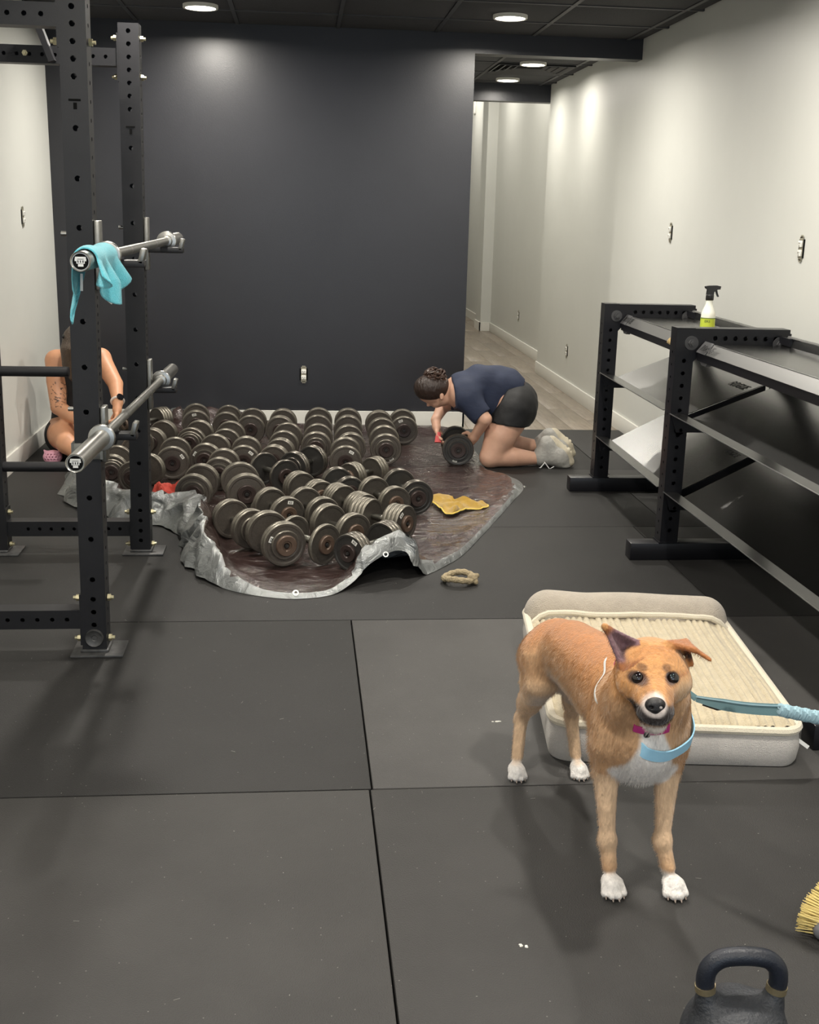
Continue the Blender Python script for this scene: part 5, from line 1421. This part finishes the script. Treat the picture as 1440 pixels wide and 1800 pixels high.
# wrist watch
wp = Vector(wR)+ (Vector(wR)-Vector(eR)).normalized()*(-.012); wd = (Vector(wR)-Vector(eR)).normalized()
def torus_pts(c, ax, r, n=24):
    ax = Vector(ax).normalized(); a = ax.orthogonal().normalized(); b = ax.cross(a); return [c+(a*math.cos(2*PI*k/n)+b*math.sin(2*PI*k/n))*r for k in range(n)]
wt = thing('wrist_watch', 'pale strapped watch with round black face on the seated person\'s wrist', 'watch')
MB().tube(torus_pts(wp, wd, .033), .007, 8, closed=True).build('watch_strap', 'watch_strap', wt)
fd = (Vector((0, 0, CAM_H))-wp).normalized(); fd = (fd-wd*fd.dot(wd)+Vector((.5, 0, .3))*1.0).normalized(); fd = (fd-wd*fd.dot(wd)).normalized()
MB().cyl(wp+fd*.032, wp+fd*.042, .020, .019, 20).build('watch_face', 'watch_glass', wt)
# ------------------------------------------------------------------ dog bed
mat('bed_top', (0.55, 0.47, 0.325), 0.9, noise=0.18, nscale=30, bump=0.5, bscale=220, sheen=0.3)
mat('bed_plush', (0.44, 0.385, 0.315), 0.95, noise=0.15, nscale=24, bump=0.6, bscale=240, sheen=0.3)
mat('bed_piping', (0.66, 0.60, 0.48), 0.9, bump=0.4, bscale=300, sheen=0.3)
mat('bed_side', (0.56, 0.53, 0.50), 0.85, noise=0.12, nscale=160, bump=0.6, bscale=420)
bed = thing('dog_bed', 'cream ribbed dog bed with raised back bolster behind the dog', 'dog bed', (0.662, 2.705, 0))
BW, BD, BHt = 0.655, 0.90, 0.105
bang = math.radians(-6.0)
bed.rotation_euler = (0, 0, bang)
def rr_outline(w, d, r, n=8):
    pts = []
    for cx, cy, a0 in ((w-r, r, -PI/2), (w-r, d-r, 0), (r, d-r, PI/2), (r, r, PI)):
        for k in range(n+1): a = a0+PI/2*k/n; pts.append((cx+r*math.cos(a), cy+r*math.sin(a)))
    return pts
ol = rr_outline(BW, BD, 0.055)
mb = MB(); prof = [(0.0, 0.002), (-0.006, 0.012), (-0.012, 0.05), (-0.006, 0.09), (0.004, 0.103)]
nO = len(ol)
cx, cy = BW/2, BD/2
vs = []
for off, z in prof:
    for (x, y) in ol:
        L = math.hypot(x-cx, y-cy); w = 0.004*noise3((x, y, z), 9, 2)
        vs.append((x+(x-cx)/L*(-off+w), y+(y-cy)/L*(-off+w), z))
fs = []
for i in range(len(prof)-1):
    for k in range(nO): j = (k+1) % nO; fs.append((i*nO+k, i*nO+j, (i+1)*nO+j, (i+1)*nO+k))
fs.append(tuple(reversed(range(nO)))); fs.append(tuple((len(prof)-1)*nO+k for k in range(nO)))
mb.add(vs, fs).build('base_cushion', 'bed_side', bed)
# ribbed sleeping surface
NX, NY = 180, 60
D0, D1 = 0.012, BD-0.15
vs = []; fs = []
for j in range(NY+1):
    for i in range(NX+1):
        u = i/NX; v = j/NY; x = 0.008+u*(BW-0.016); y = D0+v*(D1-D0)
        edge = min(u, 1-u)*BW; ey = min(v*(D1-D0), 0.09)
        z = 0.108 + 0.026*min(1, (min(edge, ey)/0.09))**0.6
        rib = abs(math.sin(PI*(x+0.006*noise3((x, y, 0), 4, 5))/0.0195))
        wide = 1 if int(x/0.0195) % 5 else 0.35
        z += (0.0105*wide*rib**0.55-0.005)*min(1, edge/0.02) + 0.006*noise3((x, y, 1), 6, 3)
        vs.append((x, y, z))
for j in range(NY):
    for i in range(NX): a = j*(NX+1)+i; fs.append((a, a+1, a+NX+2, a+NX+1))
MB().add(vs, fs).build('ribbed_top', 'bed_top', bed, angle=60)
pts = [(x, y, 0.106+0.010*noise3((x, y, 0), 3.5, 8)) for (x, y) in ol]
MB().tube(pts, 0.0125, 8, closed=True).build('piping', 'bed_piping', bed)
pts = [(0.012+(BW-.024)*k/24, D1+0.004+0.006*math.sin(k*.5), 0.146-0.040*max(0, (abs(k-12)-9.5)/2.5)**2+0.004*noise3((k*.2, 0, 0), 2, 1)) for k in range(25)]
MB().tube(pts, 0.010, 8).build('piping', 'bed_piping', bed)
# bolster: soft rounded block
S = Field((-0.03, BD-0.22, 0.02), (BW+0.03, BD+0.05, 0.26), .007)
S.cap((0.07, BD-0.075, 0.125), (BW-0.07, BD-0.075, 0.118), .070, .070, .02)
S.cap((0.075, BD-0.07, 0.09), (BW-0.075, BD-0.07, 0.09), .082, .082, .03)
V, F = S.mesh(); V = smooth_mesh(V, F, 1); V = V+normals_of(V, F)*np.array([[0.005*noise3(v, 8, 3)] for v in V]); body_obj('bolster', V, F, bed, 'bed_plush')
strap([(BW+0.006, 0.10, 0.045), (BW+0.03, 0.095, 0.030), (BW+0.05, 0.085, 0.018)], .010, .0015, (0, .3, 1)).build('sewn_label', 'lace_white', bed)

# ------------------------------------------------------------------ towel over the upper barbell's sleeve
mat('towel_blue', (0.10, 0.50, 0.60), 0.95, noise=0.12, nscale=50, bump=0.6, bscale=420, sheen=0.4)
tw = thing('towel', 'turquoise blue microfibre towel draped over upper barbell end', 'towel', tuple(along(BU0, BU1, 3.12)))
TO = along(BU0, BU1, 3.12)
def drape(u, s):
    """u along the bar 0..1, s signed arc length across it (negative = left side)"""
    y = 2.985+0.30*u
    c = along(BU0, BU1, y); r = 0.0285+0.004*math.sin(9*u)
    arc = r*PI*0.5
    if s < 0:
        t = -s
        if t < arc: a = t/r; p = Vector((-math.sin(a)*r, 0, math.cos(a)*r))
        else:
            h = t-arc; p = Vector((-r-0.16*min(h, .13)-0.004*math.sin(u*20+h*30)*min(1, h/.05)+0.02*min(h, .1)*math.sin(u*6), 0.02*math.sin(h*22+u*5)*min(1, h/.06), -h))
            p.y += (0.5-u)*0.30*0.45*min(1, h/.12)*(1 if u < .62 else .5)            # the hanging tail gathers together
    else:
        t = s
        if t < arc: a = t/r; p = Vector((math.sin(a)*r, 0, math.cos(a)*r))
        else:
            h = t-arc; f = 0.022*math.sin(u*15+1.0)+0.010*math.sin(u*31)
            p = Vector((r+f*min(1, h/.06)+0.05*min(h, .08), (u-0.45)*0.12*min(1, h/.1), -h))
    return c+Vector((p.x, p.y, p.z))
NU, NV = 46, 60
vs = []; fs = []
for i in range(NU+1):
    u = i/NU
    Ll = 0.045+0.175*max(0, 1-abs(u-.20)/.30)**0.75+0.03*(u > .45)*math.sin((u-.45)*5.7)
    Lr = 0.045+0.112*max(0, 1-abs(u-.55)/.62)**0.5+0.014*math.sin(u*19)
    for j in range(NV+1):
        s = -Ll+(Ll+Lr)*j/NV; p = drape(u, s); vs.append(p-TO)
for i in range(NU):
    for j in range(NV): a = i*(NV+1)+j; fs.append((a, a+1, a+NV+2, a+NV+1))
to = MB().add(vs, fs).build('towel_cloth', 'towel_blue', tw, angle=80)
md = to.modifiers.new('thickness', 'SOLIDIFY'); md.thickness = 0.004; md.offset = 1
e1 = drape(0.62, 0.15)-TO; e2 = drape(0.40, -0.10)-TO
strap([e1, e1+Vector((0.014, -.004, -.010))], .012, .0015, (0, 0, 1)).build('care_tag', 'lace_white', tw)
strap([e2+Vector((.006, -.03, .02)), e2+Vector((.004, -.03, -.024))], .007, .0015, (1, 0, 0)).build('care_tag', 'lace_white', tw)

# ------------------------------------------------------------------ cloths
mat('cloth_yellow', (0.46, 0.28, 0.035), 0.95, noise=0.25, nscale=26, bump=0.6, bscale=300, sheen=0.3)
mat('cloth_yellow_edge', (0.75, 0.55, 0.12), 0.9)
mat('cloth_red', (0.46, 0.045, 0.025), 0.75, noise=0.3, nscale=24, bump=0.5, bscale=40)
def flat_cloth(name, label, outline, base, h, m, seed, edge=None, cat='cloth'):
    c = Vector((sum(p[0] for p in outline)/len(outline), sum(p[1] for p in outline)/len(outline)))
    rg = catmull([(p[0], p[1], 0) for p in outline], 6); n = len(rg); NSq = 14; vs = []; fs = []
    for q in rg:
        for j in range(NSq+1):
            s = j/NSq; x = c.x+(q[0]-c.x)*s; y = c.y+(q[1]-c.y)*s
            z = base+h*(0.35+1.3*noise3((x, y, 0), 17, seed)+0.9*max(0, 1-abs(noise3((x+y, y, 0), 11, seed+1))*4))*min(1, (1-s)*6+.25)
            vs.append((x-c.x, y-c.y, max(z, base)))
    for i in range(n):
        for j in range(NSq): a = i*(NSq+1)+j; b = ((i+1) % n)*(NSq+1)+j; fs.append((a, a+1, b+1, b))
    t = thing(name, label, cat, (c.x, c.y, 0))
    o = MB().add(vs, fs).build('fabric', m, t, angle=70); md = o.modifiers.new('thickness', 'SOLIDIFY'); md.thickness = 0.003; md.offset = 1
    if edge: MB().tube([vs[i*(NSq+1)+NSq] for i in range(n)], .0035, 6, closed=True).build('hem', edge, t)
    return t
f2 = lambda *p: tuple(fl(*p, .012))[:2]
flat_cloth('cleaning_cloth', 'mustard yellow cleaning cloth lying crumpled on the brown tarp', [f2(755, 878), f2(772, 873), f2(790, 876), f2(803, 883), f2(825, 884), f2(858, 890), f2(845, 896), f2(818, 897), f2(800, 905), f2(786, 905), f2(776, 897)], .016, .020, 'cloth_yellow', 3, 'cloth_yellow_edge')
flat_cloth('cleaning_cloth', 'crumpled red cloth between far rack upright and the dumbbells', [(-.72, 5.50), (-.63, 5.47), (-.56, 5.49), (-.56, 5.56), (-.63, 5.60), (-.71, 5.58)], .012, .04, 'cloth_red', 6)
# yellow cloth hanging over the top tray of the far storage unit
mb = MB(); vs = []; fs = []; KN = 16
prof = [(1.87, .935), (1.84, .922), (1.79, .918), (1.70, .916), (1.64, .918), (1.612, .928), (1.596, .915), (1.578, .893), (1.570, .878)]
for k in range(KN+1):
    y = 4.60+0.17*k/KN
    for i, (x, z) in enumerate(prof):
        w = 0.008*noise3((x*2, y*3, 0), 10, 2); sh_ = (0.03*math.sin(k*.9) if i >= 7 else 0)
        vs.append((x-(0.01 if i > 6 else 0), y+sh_*0.5, z+0.004+abs(w)-(0.012*max(0, 1-abs(k-9)/7) if i == 8 else 0)))
for k in range(KN):
    for i in range(len(prof)-1): a = k*len(prof)+i; fs.append((a, a+1, a+len(prof)+1, a+len(prof)))
t = thing('cleaning_cloth', 'yellow cloth on the storage rack top tray beside spray bottle', 'cloth')
o = MB().add(vs, fs).build('fabric', 'cloth_yellow', t, angle=70); md = o.modifiers.new('thickness', 'SOLIDIFY'); md.thickness = 0.003; md.offset = 1

# ------------------------------------------------------------------ spray bottle
mat('bottle_clear', (0.72, 0.73, 0.66), 0.22, noise=0.05, nscale=10)
mat('label_lime', (0.42, 0.52, 0.05), 0.45)
mat('label_olive', (0.12, 0.17, 0.03), 0.45)
mat('trigger_black', (0.012, 0.012, 0.013), 0.4)
bp = at(1241, 601, 4.80); bp = Vector((bp.x, 4.80, 0.910))
bt = thing('spray_bottle', 'white spray bottle with lime label and black trigger on storage rack', 'spray bottle', tuple(bp))
bt.scale = (0.92, 0.92, 0.80)
MB().lathe([(0.0, 0), (0.029, 0), (0.033, 0.006), (0.033, 0.115), (0.031, 0.128), (0.021, 0.155), (0.0165, 0.17), (0.0165, 0.196), (0.0, 0.196)], 32).build('bottle', 'bottle_clear', bt)
lb = MB().lathe([(0.0332, 0.018), (0.0337, 0.018), (0.0337, 0.098), (0.0332, 0.098)], 32).build('label_band', 'label_lime', bt)
MB().lathe([(0.0338, 0.094), (0.0342, 0.094), (0.0342, 0.099), (0.0338, 0.099)], 32).build('label_edge', 'label_olive', lb)
me = text_mesh('ERS', 0.017, 0, .0003, .0004); me.materials.append(MATS['label_olive'])
for v in me.vertices:
    a = v.co.x/0.034-0.40; yv = v.co.y; dz = v.co.z
    v.co = Vector((math.sin(a)*(.0341+dz), -math.cos(a)*(.0341+dz), 0.080+yv))
link('lettering', me, lb)
tg = MB().lathe([(0.0175, 0.190), (0.0185, 0.192), (0.0185, 0.216), (0.015, 0.220), (0.0, 0.220)], 24).build('collar', 'trigger_black', bt)
Mx = frame((0, -0.011, 0.216), (1, 0, 0), (0, 0, 1), (0, -1, 0)); Mx = frame((0, 0.011, 0.216), (1, 0, 0), (0, 0, 1), (0, -1, 0))
MB().prism([(-.016, 0), (.014, 0), (.016, .018), (.030, .030), (.044, .032), (.046, .048), (.028, .052), (-.010, .050), (-.026, .046), (-.024, .036), (-.014, .030)], .022, Mx).build('trigger_head', 'trigger_black', bt)
MB().prism([(.022, .032), (.030, .030), (.034, .012), (.041, -.006), (.036, -.008), (.028, .010)], .014, frame((0, 0.007, 0.216), (1, 0, 0), (0, 0, 1), (0, -1, 0))).build('trigger', 'trigger_black', bt)

# ------------------------------------------------------------------ kettlebell, brush, rope ring, slipper, floor specks
mat('kettle_body', (0.030, 0.033, 0.040), 0.5, noise=0.4, nscale=9, bump=0.35, bscale=160)
mat('kettle_handle', (0.010, 0.013, 0.022), 0.42, noise=0.3, nscale=30, bump=0.15, bscale=300)
mat('band_gold', (0.40, 0.33, 0.20), 0.42, metal=0.8, noise=0.3, nscale=60)
KC = Vector((0.716, 1.545, 0.0))
kb = thing('kettlebell', 'dark kettlebell with gold banded handle in the bottom right corner', 'kettlebell', tuple(KC)); kb.rotation_euler = (0, 0, math.radians(-4)); kb.scale = (0.91, 0.91, 0.91)
S = Field((-.14, -.13, -.005), (.14, .13, .30), .0045)
S.ell((0, 0, .094), (.100, .100, .094), .02)
for sx in (-1, 1): S.chain([((sx*.040, 0, .145), .030), ((sx*.060, 0, .178), .019), ((sx*.0645, 0, .205), .0165)], .03)
sl, P = S.block((-.14, -.13, -.005), (.14, .13, .30)); S.d = np.maximum(S.d, (0.001-P[..., 2]).astype(np.float32))
V, F = S.mesh(); body_obj('bell', smooth_mesh(V, F, 2), F, kb, 'kettle_body')
hp_ = [(-.0645, 0, .205), (-.066, 0, .222), (-.062, 0, .243), (-.050, 0, .258), (-.033, 0, .266), (0, 0, .269), (.033, 0, .266), (.050, 0, .258), (.062, 0, .243), (.066, 0, .222), (.0645, 0, .205)]
hp2 = [tuple(q) for q in np.array([p for p in catmull([hp_[0]]+hp_+[hp_[-1]], 4)])[4:-8]]
MB().tube(hp2, .0168, 18).build('handle', 'kettle_handle', kb)
for sx in (-1, 1): MB().cyl((sx*.0638, 0, .198), (sx*.0652, 0, .210), .0186, n=24).build('colour_band', 'band_gold', kb)
# brush
mat('bristle', (0.70, 0.55, 0.20), 0.7, noise=0.2, nscale=60)
mat('brush_grey', (0.12, 0.12, 0.13), 0.5)
br = thing('scrub_brush', 'grey scrub brush with yellow bristles at the right edge', 'brush', (1.072, 1.965, 0.0)); br.rotation_euler = (0, 0, math.radians(-131))
S = Field((-.09, -.05, -.005), (.09, .06, .09), .004)
S.chain([((-.060, .012, .022), .018), ((0, .018, .024), .020), ((.060, .012, .022), .018)], .02)
V, F = S.mesh(); body_obj('brush_back', smooth_mesh(V, F, 1), F, br, 'brush_grey')
random.seed(3); mbr = MB()
for i in range(15):
    for j in range(5):
        a = (i-7)/7; bx = a*.062; z0 = .014+.007*j
        for q in range(3):
            mbr.cyl((bx+random.uniform(-.002, .002), .006, z0+random.uniform(-.002, .002)), (bx*1.25+random.uniform(-.004, .004), -.040+.006*a*a+random.uniform(-.003, .003), max(.003, z0*1.25-.004+random.uniform(-.003, .003))), .0012, .0009, 5)
bo = mbr.build('bristles', 'bristle', br); bo['kind'] = 'stuff'
# rope ring
mat('rope_tan', (0.42, 0.34, 0.21), 0.9, noise=0.4, nscale=80, bump=0.9, bscale=120)
rp = thing('rope_ring', 'tan rope ring chew toy with knot lying in front of tarp', 'dog toy', (0.617, 4.205, 0))
MB().tube([(0.058*math.cos(2*PI*k/40), 0.052*math.sin(2*PI*k/40), 0.016+0.012*math.sin(2*PI*k/40+.4)**2) for k in range(40)], [.0125+.0015*math.sin(k*2.1) for k in range(40)], 10, closed=True).build('ring', 'rope_tan', rp)
S = Field((.02, -.06, -.005), (.10, .03, .06), .003)
S.ell((.050, -.020, .026), (.020, .018, .016), .01); S.cap((.050, -.022, .03), (.062, -.034, .012), .013, .010, .008); S.cap((.046, -.018, .03), (.070, -.006, .030), .011, .010, .008)
V, F = S.mesh(); body_obj('knot', V, F, rp, 'rope_tan')
# pink clog with cat ears
mat('clog_pink', (0.72, 0.36, 0.46), 0.6)
cp = fl(97, 812)
cl = thing('clog_shoe', 'pink perforated clog with pointed ears on floor by the seated person', 'shoe', (cp.x-0.005, cp.y+0.0, 0))
S = Field((-.08, -.09, -.003), (.08, .10, .09), .003)
S.chain([((0, -.03, .028), .036), ((0, .02, .030), .038), ((0, .065, .028), .032)], .02); S.ell((0, -.035, .036), (.052, .042, .036), .02)
for sx in (-1, 1): S.cap((sx*.030, -.040, .060), (sx*.042, -.045, .076), .013, .004, .01)
for i in range(-2, 3):
    for zz, yy in ((.030, -.09), (.044, -.09), (.058, -.075)): S.cap((i*.017+(.008 if zz == .044 else 0), -.09, zz), (i*.017+(.008 if zz == .044 else 0), -.055, zz-.004), .0036, .0036, .001, cut=True)
S.ell((0, .05, .062), (.026, .045, .03), .008, cut=True)
sl, P = S.block((-.08, -.09, -.003), (.08, .10, .09)); S.d = np.maximum(S.d, (0.001-P[..., 2]).astype(np.float32))
V, F = S.mesh(); body_obj('upper', V, F, cl, 'clog_pink')
# scuffed paint chips and lint on the mats
mat('chip_white', (0.62, 0.60, 0.55), 0.7)
mat('lint_grey', (0.30, 0.29, 0.26), 0.8)
random.seed(12)
def chip(px, py, r, label):
    p = fl(px, py); t = thing('paint_chip', label, 'paint chip', (p.x, p.y, 0))
    mb = MB()
    for k in range(7):
        a = random.uniform(0, 6.28); d = random.uniform(0, r); w = random.uniform(.2, .5)*r
        poly = [(w*random.uniform(.5, 1)*math.cos(q), w*random.uniform(.3, .8)*math.sin(q)) for q in [6.283*i/6 for i in range(6)]]
        mb.prism([(x+d*math.cos(a), y+d*math.sin(a)) for x, y in poly], .0008+.0002*k)
    mb.build('flakes', 'chip_white', t)
chip(872, 1269, .013, 'small cluster of white paint flakes left of the dog\'s hind legs')
chip(917, 1662, .012, 'small cluster of white paint flakes in the foreground below the dog')
mb = MB()
for k in range(120):
    x = random.uniform(-.9, 1.3); y = random.uniform(1.4, 4.0); a = random.uniform(0, 3.14); l = random.choice([.0015, .002, .002, .003, .012]); w = random.uniform(.0006, .0013) if l < .01 else .0004
    mb.box((x, y, .0008), (l, w, .0008), Euler((0, 0, a)).to_matrix())
o = mb.build('floor_lint', 'lint_grey'); tag(o, 'pale lint and dog hair scattered over the black mats', 'lint', kind='stuff')
